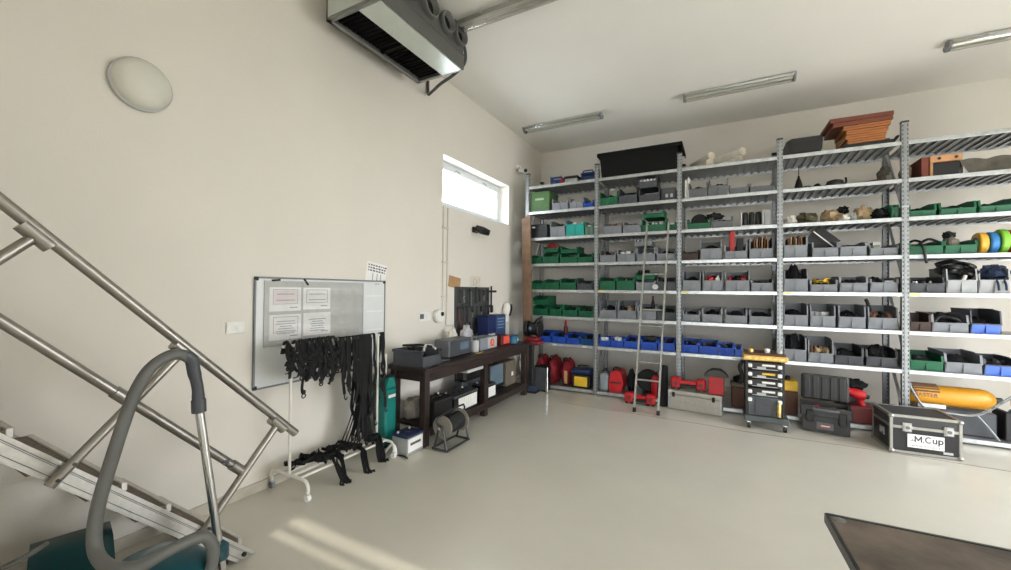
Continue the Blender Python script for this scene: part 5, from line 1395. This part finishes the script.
# ------------------------------------------------------------------ lowest shelf and floor
S8 = ZS[7] + .001
def bag(x0, x1, y0, y1, z, h, m, label, lean=0):
    t = thing('tool_bag', label, 'bag', ((x0 + x1) / 2, y0, z), 'red bags on the lowest shelf')
    q = MB(); q.blob(((x0 + x1) / 2, (y0 + y1) / 2, z + h * .5), ((x1 - x0) / 2, (y1 - y0) / 2, h * .62), .09, x0 * 9, 2, 20, 14, flat=-.8)
    q.build('body', m, t)
    MB().tube([((x0 + x1) / 2 - .03, y0 + .08, z + h * .97), ((x0 + x1) / 2 - .02, y0 + .06, z + h * 1.12), ((x0 + x1) / 2 + .03, y0 + .08, z + h * 1.13), ((x0 + x1) / 2 + .045, y0 + .1, z + h * .97)], .013, 8, 4).build('handle', BLACK, t)
    MB().strap([((x0 + x1) / 2, y0 + (y1 - y0) * .02 + .012, z + h * .25), ((x0 + x1) / 2, y0 - .004, z + h * .5), ((x0 + x1) / 2, y0 + .03, z + h * .8)], .03, .006, (1, 0, 0), 3).build('webbing', mat('dull_red', (104, 40, 40), .5), t)
    return t
bag(.42, .63, 6.22, 6.66, S8, .40, REDD, 'red bag at the plank end of the lowest shelf')
bag(.645, .85, 6.20, 6.66, S8, .40, REDD, 'red bag between two other red bags on the lowest shelf')
t = bag(.865, 1.08, 6.20, 6.66, S8, .385, REDD, 'red bag with a tan front strip beside the yellow toolbox')
MB().box(.985, 1.04, 6.182, 6.19, S8 + .05, S8 + .25, .003).build('side_patch', CARD, t)
t = thing('toolbox', 'black toolbox with a yellow front panel on the lowest shelf', 'toolbox', (1.25, 6.4, S8))
MB().box(1.10, 1.41, 6.20, 6.5, S8, S8 + .22, .015).build('body', BLACK, t)
MB().box(1.09, 1.42, 6.19, 6.51, S8 + .225, S8 + .285, .02).build('lid', BLUED, t)
MB().box(1.15, 1.36, 6.192, 6.2, S8 + .03, S8 + .18, .006).build('front_panel', YEL, t)
MB().tube([(1.17, 6.35, S8 + .28), (1.18, 6.35, S8 + .33), (1.33, 6.35, S8 + .33), (1.34, 6.35, S8 + .28)], .013, 8, 3).build('handle', BLACK, t)
t = thing('canister', 'grey plastic canister beside the second upright, lowest shelf', 'canister', (1.6, 6.35, S8))
MB().box(1.54, 1.68, 6.20, 6.48, S8, S8 + .27, .03).build('body', mat('canister_grey', (128, 138, 144), .5), t)
MB().lathe([(.03, 0), (.03, .03), (.02, .035)], (1.61, 6.28, S8 + .27), n=16).build('cap', GREYD, t)
MB().tube([(1.61, 6.32, S8 + .265), (1.61, 6.34, S8 + .31), (1.61, 6.43, S8 + .31), (1.61, 6.45, S8 + .265)], .014, 8, 3).build('handle', GREYD, t)
t = thing('hard_case', 'bright red hard case on the lowest shelf behind the ladder', 'case', (1.79, 6.35, S8))
q = MB(); q.prism([(1.70, S8), (1.87, S8), (1.91, S8 + .14), (1.87, S8 + .30), (1.80, S8 + .33), (1.72, S8 + .30), (1.69, S8 + .14)], 6.22, 6.56, 'xz'); q.build('body', RED, t)
MB().box(1.72, 1.87, 6.205, 6.222, S8 + .13, S8 + .16, .004).build('seam', mat('dull_red', (104, 40, 40), .5), t)
MB().tube([(1.74, 6.3, S8 + .31), (1.76, 6.3, S8 + .36), (1.83, 6.3, S8 + .36), (1.85, 6.3, S8 + .31)], .012, 8, 3).build('handle', BLACK, t)
MB().blob((1.99, 6.42, S8 + .15), (.06, .16, .18), .14, 61, 2.4).solo('black_bag', 'black bag on the lowest shelf between red case and ladder', 'bag', BLACKF)
t = thing('wheel', 'black spoked wheel standing on the lowest shelf behind the ladder', 'wheel', (2.24, 6.36, S8))
MB().lathe([(.11, -.035), (.15, -.04), (.165, -.02), (.165, .02), (.15, .04), (.11, .035)], (2.24, 6.40, S8 + .20), 'y', 28).build('tyre', RUBBER, t)
MB().lathe([(.02, -.03), (.112, -.02), (.112, .02), (.02, .03)], (2.24, 6.40, S8 + .20), 'y', 24).build('hub', GREYM, t)
MB().box(2.16, 2.32, 6.36, 6.46, S8, S8 + .036, .006).build('stand', BLACK, t)
t = thing('fire_cylinder', 'red upright cylinder behind the ladder on the lowest shelf', 'cylinder', (2.36, 6.27, S8))
MB().lathe([(.06, 0), (.065, .01), (.065, .25), (.045, .30), (.02, .32)], (2.37, 6.25, S8), n=22).build('body', RED, t)
MB().lathe([(.018, 0), (.02, .03), (.012, .045)], (2.37, 6.25, S8 + .32), n=12).build('valve', BLACK, t)
MB().lathe([(.055, 0), (.06, .01), (.06, .54), (.052, .56), (.03, .565)], (2.492, 6.075, .001), n=24).solo('rolled_mat', 'tall rolled black mat standing before the third upright', 'mat', BLACKF)
# floor jack in front
def jack(x0, x1, y, z, label, blockh=.16):
    t = thing('lifting_beam', label, 'beam', ((x0 + x1) / 2, y, z), 'red lifting beams')
    q = MB().box(x0 + .05, x1 - .05, y - .03, y + .03, z + .085, z + .135, .008); q.build('beam', RED, t)
    for xx, s in ((x0, 1), (x1, -1)):
        c = xx + s * .06
        MB().box(c - .06, c + .06, y - .06, y + .06, z + .03, z + blockh, .02).build('end_block', RED, t)
        MB().cyl((c - .035, y - .02, z + .028), (c - .035, y + .02, z + .028), .027, n=16).build('wheel', BLACK, t)
        MB().cyl((c + .035, y - .02, z + .028), (c + .035, y + .02, z + .028), .027, n=16).build('wheel', BLACK, t)
        MB().cyl((c, y - .061, z + .095), (c, y - .075, z + .095), .028, n=16).build('knob', mat('dull_red', (104, 40, 40), .5), t)
    MB().box((x0 + x1) / 2 - .11, (x0 + x1) / 2 + .11, y - .05, y + .05, z + .045, z + .086, .01).build('grip', BLACK, t)
    return t
jack(1.99, 2.40, 5.96, .0, 'red lifting beam on the floor between the ladder feet')
t = thing('metal_chest', 'long aluminium chest on the floor before the shelving', 'chest', (2.9, 6.1, 0))
q = MB(); q.T = Matrix.Translation((2.565, 5.99, 0)) @ Matrix.Rotation(-.12, 4, 'Z')
q.box(0, .655, 0, .15, .008, .20, .008); q.build('body', ALU, t)
q = MB(); q.T = Matrix.Translation((2.565, 5.99, 0)) @ Matrix.Rotation(-.12, 4, 'Z')
q.box(-.006, .661, -.006, .156, .203, .262, .01); q.build('lid', ALU, t)
q = MB(); q.T = Matrix.Translation((2.565, 5.99, 0)) @ Matrix.Rotation(-.12, 4, 'Z')
q.box(-.004, .659, -.004, .0, .008, .03).box(-.004, .659, -.004, 0, .095, .105); q.build('ridge', ALU, t)
for dx in (.07, .56):
    q = MB(); q.T = Matrix.Translation((2.565, 5.99, 0)) @ Matrix.Rotation(-.12, 4, 'Z')
    q.box(dx - .018, dx + .018, -.016, -.006, .17, .235, .004); q.build('latch', BLACK, t)
q = MB(); q.T = Matrix.Translation((2.565, 5.99, 0)) @ Matrix.Rotation(-.12, 4, 'Z')
for dx in (0, .63): q.box(dx, dx + .026, -.009, -.003, .01, .26, .002)
q.build('corner_trim', GALV, t)
jack(2.60, 3.03, 6.02, .264, 'red lifting beam lying on the aluminium chest', .17)
t = thing('hard_case', 'red box with a domed dark lid on the aluminium chest', 'case', (3.14, 6.05, .264))
MB().box(3.055, 3.245, 5.95, 6.10, .264, .50, .01).build('body', RED, t)
MB().prism([(3.01, .50), (3.29, .50), (3.26, .545), (3.20, .585), (3.10, .585), (3.04, .545)], 5.92, 6.12, 'xz').build('lid', mat('lid_grey', (66, 68, 62), .6), t)
for xx in (3.055, 3.232): MB().box(xx, xx + .014, 5.942, 5.95, .27, .495, .002).build('strip', mat('dull_red', (104, 40, 40), .5), t)
t = thing('tool_case', 'dark red brown case on the floor behind the trolley organiser', 'case', (3.4, 6.2, 0))
MB().box(3.33, 3.62, 6.22, 6.5, S8, S8 + .27, .012).build('body', BROWN, t)
MB().box(3.32, 3.63, 6.21, 6.51, S8 + .272, S8 + .31, .01).build('lid', mat('grey_brown_card', (104, 96, 84), .8), t)
MB().blob((3.46, 6.36, S8 + .36), (.10, .08, .055), .2, 71).solo('black_lump', 'black soft bundle on the red brown case behind the trolley', 'bundle', BLACKF)
t = thing('tool_case', 'brown box with a yellow lid behind the trolley and open toolbox', 'case', (3.93, 6.2, 0))
MB().box(3.905, 4.06, 6.22, 6.5, S8, S8 + .29, .01).build('body', BROWN, t)
MB().box(3.905, 4.06, 6.22, 6.5, S8 + .292, S8 + .42, .01).build('lid', YEL, t)
MB().lathe([(.03, 0), (.03, .04), (.02, .05)], (3.96, 6.32, S8 + .42), n=14).build('cap', BLACK, t)

# ladder leaning on the shelving
ld = thing('ladder', 'aluminium ladder leaning against the shelving', 'ladder', (2.34, 5.58, 0))
def lp(f, s): return Vector((2.19 + .30 * s + (.078 if s == 0 else .066) * f, 5.57 + .48 * f, .01 + 2.585 * f))
for s in (0, 1):
    MB().beam(lp(0, s), lp(1, s), .021, .05, (0, 1, 0)).build('rail', LADM, ld)
    MB().beam(lp(0, s) - Vector((0, .001, .0095)), lp(0, s) + (lp(1, s) - lp(0, s)).normalized() * .05, .034, .065, (0, 1, 0)).build('foot', RUBBER, ld)
for zr_ in (.41, .64, 1.12, 1.34, 1.83, 2.30):
    f = zr_ / 2.585
    MB().cyl(lp(f, 0), lp(f, 1), .0125, n=12).build('rung', LADM, ld)

# trolley of organiser boxes
tr = thing('organiser_trolley', 'black wheeled organiser tower with a yellow top, before the shelving', 'tool trolley', (3.66, 5.78, 0))
TX0, TX1, TY0, TY1 = 3.46, 3.855, 5.62, 5.98
DKG = mat('organiser_grey', (74, 80, 82), .5)
MB().box(TX0 - .01, TX1 + .04, TY0 - .03, TY1, .085, .15, .012).build('base', DKG, tr)
for xx, yy in ((TX0 + .04, TY0 - .0), (TX1 - .0, TY0), (TX0 + .04, TY1 - .05), (TX1, TY1 - .05)):
    o = MB().box(xx - .02, xx + .02, yy - .015, yy + .015, .05, .086, .004).build('castor', CHROME, tr)
    MB().cyl((xx - .016, yy, .036), (xx + .016, yy, .036), .0355, n=20).build('wheel', BLACK, o)
for xx in (TX0 + .015, TX1 - .015):
    for yy in (TY0 + .01, TY1 - .02):
        MB().box(xx - .012, xx + .012, yy - .012, yy + .012, .15, .80, .003).build('post', BLACK, tr)
zz = [.15, .385, .49, .59, .69]
for k in range(5):
    z0 = zz[k] + .004; h = (.225 if k == 0 else .088)
    t = MB().box(TX0 + .03, TX1 - .03, TY0 + .005, TY1 - .03, z0, z0 + h, .006).build('organiser', BLACK if k else DKG, tr)
    if k:
        for j, m in enumerate((GREYL, WHITE if k != 3 else YEL)):
            MB().box(TX0 + .12 + .05 * j, TX0 + .21 + .09 * j, TY0 - .006 - .003 * j, TY0 + .005, z0 + .012 + .03 * j, z0 + .035 + .03 * j, .003).build('insert', m, t)
        MB().box(TX0 + .07, TX1 - .07, TY0 - .012, TY0 - .0095, z0 + .004, z0 + .012).build('rail', GREYL, t)
    else:
        MB().box(TX0 + .10, TX1 - .13, TY0 - .004, TY0 + .005, z0 + .02, z0 + .2, .003).build('door', GREYD, t)
        MB().lathe([(.022, 0), (.022, .14), (.014, .16)], (TX1 - .06, TY0 - .02, z0 + .02), n=14).build('canister', GOLD, t)
    for xx in (TX0 + .05, TX1 - .05):
        MB().box(xx - .022, xx + .022, TY0 - .016, TY0 + .004, z0 + h * .5 - .022 + (.07 if k == 0 else 0), z0 + h * .5 + .022 + (.07 if k == 0 else 0), .008).build('latch', WHITE, t)
t = MB().box(TX0 - .02, TX1 + .03, TY0 - .025, TY1, .80, .86, .012).build('top_tray', YELP, tr)
q = MB()
for i in range(6): q.box(TX0 + .02 + i * .065, TX0 + .06 + i * .065, TY0 - .028, TY0 - .024, .815, .845, .001)
q.build('recess', GOLD, t)
MB().box(TX0 - .0, TX1 + .01, TY0 - .005, TY1 - .02, .861, .885, .006).build('tray_mat', BROWN, tr)
for (xx, yy, r, h, m, lb) in ((3.52, 5.68, .03, .05, GOLD, 'small brass jar on the organiser trolley top'), (3.69, 5.72, .028, .05, WHITE, 'small white jar on the organiser trolley top'), (3.81, 5.70, .03, .04, GREYL, 'small grey jar on the organiser trolley top')):
    MB().lathe([(r * .9, 0), (r, .004), (r, h * .8), (r * .7, h)], (xx, yy, .8855), n=16).solo('jar', lb, 'jar', m)
MB().tube([(TX0 - .02, TY0 + .06, .78), (TX0 - .055, TY0 + .06, .70), (TX0 - .03, TY0 + .06, .60), (TX0 - .05, TY0 + .06, .50)], .022, 8, 4).build('side_pouch', BLACK, tr)

# open black toolbox
tb2 = thing('toolbox', 'big open black toolbox with raised lid on the floor', 'toolbox', (4.25, 5.95, 0))
R_ = Matrix.Translation((4.045, 5.83, 0)) @ Matrix.Rotation(-.14, 4, 'Z')
def T_(): q = MB(); q.T = R_; return q
BW, BD, BH = .43, .285, .30
DK = mat('toolbox_charcoal', (54, 55, 56), .55)
q = T_().box(0, BW, 0, BD, .01, .03).box(0, BW, 0, .014, .03, BH, .004).box(0, BW, BD - .014, BD, .03, BH, .004).box(0, .014, .014, BD - .014, .03, BH).box(BW - .014, BW, .014, BD - .014, .03, BH)
q.build('body', DK, tb2)
q = T_().box(-.02, BW + .02, -.02, .0, .19, .305, .008).box(-.02, 0, -.02, BD, .19, .305, .008).box(BW, BW + .02, -.02, BD, .19, .305, .008); q.build('rim', DK, tb2)
for dx in (.035, .33):
    T_().box(dx, dx + .07, -.032, -.016, .12, .255, .01).build('latch', BLACK, tb2)
T_().tube([(.11, -.02, .28), (.12, -.05, .275), (.31, -.05, .275), (.32, -.02, .28)], .014, 8, 3).build('handle', GREYM, tb2)
T_().box(.13, .285, -.008, .0, .045, .125, .004).build('badge', GREYM, tb2)
q = T_().prism([(.165, .07), (.255, .08), (.26, .105), (.225, .095), (.17, .10)], -.011, -.0078, 'xz'); q.build('emblem', mat('emblem_red', (196, 70, 60), .5), tb2)
q = T_().box(.172, .25, -.0115, -.0105, .083, .093); q.build('lettering', WHITE, tb2)
q = T_(); 
q.box(-.012, BW + .012, BD + .005, BD + .05, .315, .62, .02)
for i in range(5): q.box(.02 + i * .083, .075 + i * .083, BD - .006, BD + .006, .33, .60, .006)
q.build('lid', DK, tb2)
T_().box(.02, BW - .02, .02, BD - .02, .22, .235, .003).build('tray', BROWN, tb2)
for k, (dx, dy, m, n_, lb) in enumerate(((.05, .07, CHROME, 'socket_wrench', 'bright wrench lying in the open toolbox tray'), (.13, .1, RED, 'hand_tool', 'small red tool lying in the open toolbox tray'), (.28, .08, BROWNC, 'hand_tool', 'brown handled tool lying in the open toolbox tray'), (.38, .06, CHROME, 'hand_tool', 'bright metal tool at the far end of the toolbox tray'))):
    q = T_().cyl((dx, dy, .25), (dx + .02, dy + .12, .26), .014, n=10).box(dx - .02, dx + .03, dy - .03, dy + .01, .237, .29, .006); q.solo(n_, lb, 'tool', m)

# red tool and bag behind the toolbox
t = thing('angle_grinder', 'red and black power tool behind the open toolbox', 'power tool', (4.66, 6.2, .3))
MB().box(4.56, 4.82, 6.20, 6.48, S8, S8 + .20, .012).solo('tool_case', 'dark red case under the red power tool', 'case', mat('dull_red', (104, 40, 40), .5))
MB().tube([(4.55, 6.26, S8 + .36), (4.64, 6.25, S8 + .335), (4.71, 6.24, S8 + .32)], [.045, .06, .05], 14, 3).build('motor', RED, t)
MB().tube([(4.66, 6.25, S8 + .30), (4.67, 6.26, S8 + .24), (4.70, 6.26, S8 + .202)], .032, 10, 3).build('handle', RED, t)
MB().cyl((4.71, 6.24, S8 + .32), (4.745, 6.235, S8 + .312), .03, .022, 14).build('chuck', BLACK, t)
MB().blob((4.63, 6.42, S8 + .42), (.13, .10, .07), .22, 81, 2.4).solo('black_bag', 'black bag lying over the red power tool', 'bag', BLACKF)
MB().box(4.52, 4.74, 6.49, 6.75, S8, S8 + .36, .01).solo('storage_box', 'dark box behind the red power tool on the lowest shelf', 'box', GREYD)

# flight case
fc = thing('flight_case', 'black flight case with aluminium edges and a white name plate', 'flight case', (5.0, 5.65, 0))
Rf = Matrix.Translation((4.718, 5.480, 0)) @ Matrix.Rotation(.05, 4, 'Z')
def F_(): q = MB(); q.T = Rf; return q
CW, CD, CH = .535, .46, .385
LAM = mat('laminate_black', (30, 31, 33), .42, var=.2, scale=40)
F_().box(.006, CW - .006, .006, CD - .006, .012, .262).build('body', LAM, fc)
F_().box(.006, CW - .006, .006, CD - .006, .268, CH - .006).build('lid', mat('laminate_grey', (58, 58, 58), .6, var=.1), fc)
e = .026; CASEA = mat('case_aluminium', (168, 167, 162), .35, .75, var=.08, scale=30)
for (xa, xb) in ((0, e), (CW - e, CW)):
    for (ya, yb) in ((0, e), (CD - e, CD)):
        F_().box(xa, xb, ya, yb, .004, CH - .03, .004).build('corner_post', CASEA, fc)
q = F_()
for z0, z1 in ((0.004, .03), (CH - e, CH), (.25, .278)):
    q.box(e, CW - e, 0, .02, z0, z1, .003).box(e, CW - e, CD - .02, CD, z0, z1, .003).box(0, .02, e, CD - e, z0, z1, .003).box(CW - .02, CW, e, CD - e, z0, z1, .003)
q.box(e, CW - e, 0, e, CH - .004, CH + .001).box(e, CW - e, CD - e, CD, CH - .004, CH + .001).box(0, e, 0, CD, CH - .004, CH + .001).box(CW - e, CW, 0, CD, CH - .004, CH + .001)
q.build('edge_trim', CASEA, fc)
for xa in (0, CW):
    for ya in (0, CD):
        for za in (.022, CH - .018): F_().sphere((xa + (.014 if xa == 0 else -.014), ya + (.014 if ya == 0 else -.014), za), (.028, .028, .022), 12).build('ball_corner', CASEA, fc)
for dx in (.095, .40):
    o = F_().box(dx, dx + .075, -.008, .004, .222, .312, .006).build('latch', CHROME, fc)
    F_().box(dx + .012, dx + .063, -.014, -.008, .235, .298, .004).build('catch', GREYL, o)
    F_().cyl((dx + .037, -.022, .266), (dx + .037, -.012, .266), .016, n=14).build('twist_key', GREYM, o)
o = F_().box(-.006, .004, .12, .24, .13, .21, .004).build('side_handle', CHROME, fc)
pl = F_().box(.135, .405, -.003, .006, .075, .205).build('name_plate', WHITE, fc)
def strokes(name, lines, w, m, parent, y=-.0036):
    q = F_()
    for ln in lines:
        for (xa, za), (xb, zb) in zip(ln[:-1], ln[1:]):
            d = Vector((xb - xa, 0, zb - za)).normalized() * (w * .35)
            q.beam((xa - d.x, y, za - d.z), (xb + d.x, y, zb + d.z), w, .0012, (0, 1, 0))
    return q.build(name, m, parent)
arc = lambda cx, cz, rx, rz, a, b, n=10: [(cx + rx * math.cos(math.radians(a + (b - a) * i / n)), cz + rz * math.sin(math.radians(a + (b - a) * i / n))) for i in range(n + 1)]
zb_, hh, xh = .137, .052, .036
strokes('lettering', [[(.192, zb_), (.192, zb_ + hh), (.215, zb_ + .012), (.238, zb_ + hh), (.238, zb_)], [(.253, zb_), (.2545, zb_ + .003)],
    arc(.290, zb_ + hh / 2, .021, hh / 2, 50, 310), [(.324, zb_ + xh), (.324, zb_ + .012)] + arc(.336, zb_ + .012, .012, .012, 180, 360, 6) + [(.348, zb_ + xh), (.348, zb_)],
    [(.365, zb_ + xh), (.365, zb_ - .018)], arc(.379, zb_ + xh / 2, .014, xh / 2, 0, 360)], .0105, INK, pl)
Mt = Rf @ Matrix.Translation((.27, -.0034, .098)) @ Matrix.Rotation(PI / 2, 4, 'X')
text_mesh('small_lettering', 'www.mcup.cz', .038, INKL, pl, Mt, .0004)
q = F_()
for i in range(3): q.box(.155 + i * .013, .165 + i * .013, -.004, -.003, .138, .15 + .006 * (i % 2))
q.build('symbol', INKL, pl)
F_().box(.40, .468, -.002, .006, .045, .065).build('maker_badge', GREYL, fc)

# gas cylinder, wire stand and dark cases at the end of the lowest shelf
t = thing('gas_cylinder', 'amber gas cylinder lying on the lowest shelf past the flight case', 'cylinder', (5.45, 6.35, S8))
gz = .455
q = MB().lathe([(.02, 5.08), (.07, 5.09), (.105, 5.13), (.112, 5.18), (.112, 5.70), (.10, 5.76), (.06, 5.81), (.03, 5.82)], (0, 6.38, gz), 'x', 32); q.build('vessel', ORANGE, t)
MB().lathe([(.03, 5.82), (.035, 5.83), (.035, 5.87), (.02, 5.88)], (0, 6.38, gz), 'x', 16).build('valve', GREYD, t)
q = MB()
for a in range(7):
    an = -.1 + a * .28
    q.box(5.10 + .0, 5.36, 6.38 - .1135 * math.cos(an) - .001, 6.38 - .1135 * math.cos(an) + .012, gz + .1135 * math.sin(an) - .02, gz + .1135 * math.sin(an) + .012) if a > 1 else None
q.build('label_wrap', mat('dark_wrap', (92, 66, 40), .6), t)
Mt = Matrix.Translation((5.235, 6.267, gz + .01)) @ Matrix.Rotation(PI / 2, 4, 'X')
text_mesh('lettering', 'MASTER', .058, INK, t, Mt)
t = thing('wire_stand', 'bent steel wire stand in front of the amber gas cylinder', 'stand', (5.5, 6.22, S8))
for dy in (6.20, 6.24):
    q = MB().tube([(5.09, dy, .60), (5.11, dy, .52), (5.22, dy, .33), (5.42, dy, .30), (5.62, dy, .31), (5.78, dy, .44), (5.94, dy, .60)], .0065, 8, 4)
    q.tube([(5.62, dy, .31), (5.70, dy, .2), (5.78, dy, S8 + .007)], .0065, 8, 3).tube([(5.22, dy, .33), (5.15, dy, .2), (5.10, dy, S8 + .007)], .0065, 8, 3); q.build('wire', POSTM, t)
MB().box(5.12, 5.80, 6.28, 6.66, S8, S8 + .26, .012).solo('flat_case', 'dark case on the lowest shelf under the amber cylinder', 'case', GREYD)
t = thing('steel_tray', 'grey steel plate leaning against the amber cylinder', 'plate', (5.3, 6.25, .33))
MB().box(5.17, 5.40, 6.256, 6.264, S8 + .265, S8 + .31, .002).build('plate', GALV, t)
t = thing('gas_bottle', 'blue and tan bottle at the frame edge on the lowest shelf', 'bottle', (5.95, 6.3, S8))
MB().lathe([(.09, 0), (.095, .01), (.095, .26), (.07, .31), (.03, .34)], (5.98, 6.33, S8), n=24).build('body', mat('bottle_blue', (52, 84, 122), .45), t)
MB().lathe([(.04, 0), (.06, .02), (.06, .10), (.03, .12)], (5.98, 6.33, S8 + .335), n=18).build('cap', PLYL, t)
MB().box(5.84, 5.885, 6.24, 6.5, S8, S8 + .3, .008).solo('black_box', 'black narrow box between amber cylinder and blue bottle', 'box', BLACK)
# ------------------------------------------------------------------ camera
def camera():
    f, yaw, pitch, roll = 404.81, .4915, .0126, .0097
    cd = bpy.data.cameras.new('camera_view'); cd.sensor_width = 36; cd.sensor_fit = 'HORIZONTAL'
    cd.lens = f / 1011 * 36; cd.clip_start = .05
    o = bpy.data.objects.new('view_camera', cd); COL.objects.link(o)
    fw = Vector((-math.sin(yaw), math.cos(yaw), 0)); rt = Vector((math.cos(yaw), math.sin(yaw), 0)); up = Vector((0, 0, 1))
    f2 = fw * math.cos(pitch) + up * math.sin(pitch); u2 = up * math.cos(pitch) - fw * math.sin(pitch)
    r3 = rt * math.cos(roll) + u2 * math.sin(roll); u3 = u2 * math.cos(roll) - rt * math.sin(roll)
    M = Matrix((r3, u3, -f2)).transposed().to_4x4(); M.translation = Vector((3.216, 0, 1.6))
    o.matrix_world = M
    SC.camera = o
camera()

# ------------------------------------------------------------------ daylight
w = bpy.data.worlds.new('sky'); SC.world = w; w.use_nodes = True
nt = w.node_tree; bg = nt.nodes['Background']
bg.inputs['Color'].default_value = (.94, .96, .98, 1); bg.inputs['Strength'].default_value = SKY
sd = bpy.data.lights.new('sun', 'SUN'); sd.energy = SUN; sd.angle = math.radians(.9); sd.color = (1, .97, .92)
so = bpy.data.objects.new('sun', sd); COL.objects.link(so)
so.rotation_euler = Vector((-1, SUNX, -SUNT)).to_track_quat('-Z', 'Y').to_euler()
def portal(name, loc, sx, sy, direction):
    l = bpy.data.lights.new(name, 'AREA'); l.shape = 'RECTANGLE'; l.size = sx; l.size_y = sy; l.cycles.is_portal = True
    o = bpy.data.objects.new(name, l); COL.objects.link(o); o.location = loc
    o.rotation_euler = Vector(direction).to_track_quat('-Z', 'Y').to_euler()
portal('door_portal', (XR + .15, (DY0 + DY1) / 2, DZ / 2), DY1 - DY0, DZ, (-1, 0, 0))
portal('rear_portal', ((DX0 + DX1) / 2, YR - .15, DRZ / 2), DX1 - DX0, DRZ, (0, 1, 0))
portal('window_portal', (-.27, (WY0 + WY1) / 2, (WZ0 + WZ1) / 2), WY1 - WY0, WZ1 - WZ0, (1, 0, 0))
vs = SC.view_settings
vs.view_transform = 'Standard'; vs.look = 'None'; vs.gamma = 1; vs.use_curve_mapping = False
vs.exposure = EXPO
SC.cycles.max_bounces = 10; SC.cycles.diffuse_bounces = 7; SC.cycles.glossy_bounces = 4; SC.cycles.transparent_max_bounces = 12
SC.cycles.use_denoising = True; SC.cycles.sample_clamp_indirect = 8; SC.cycles.caustics_reflective = False
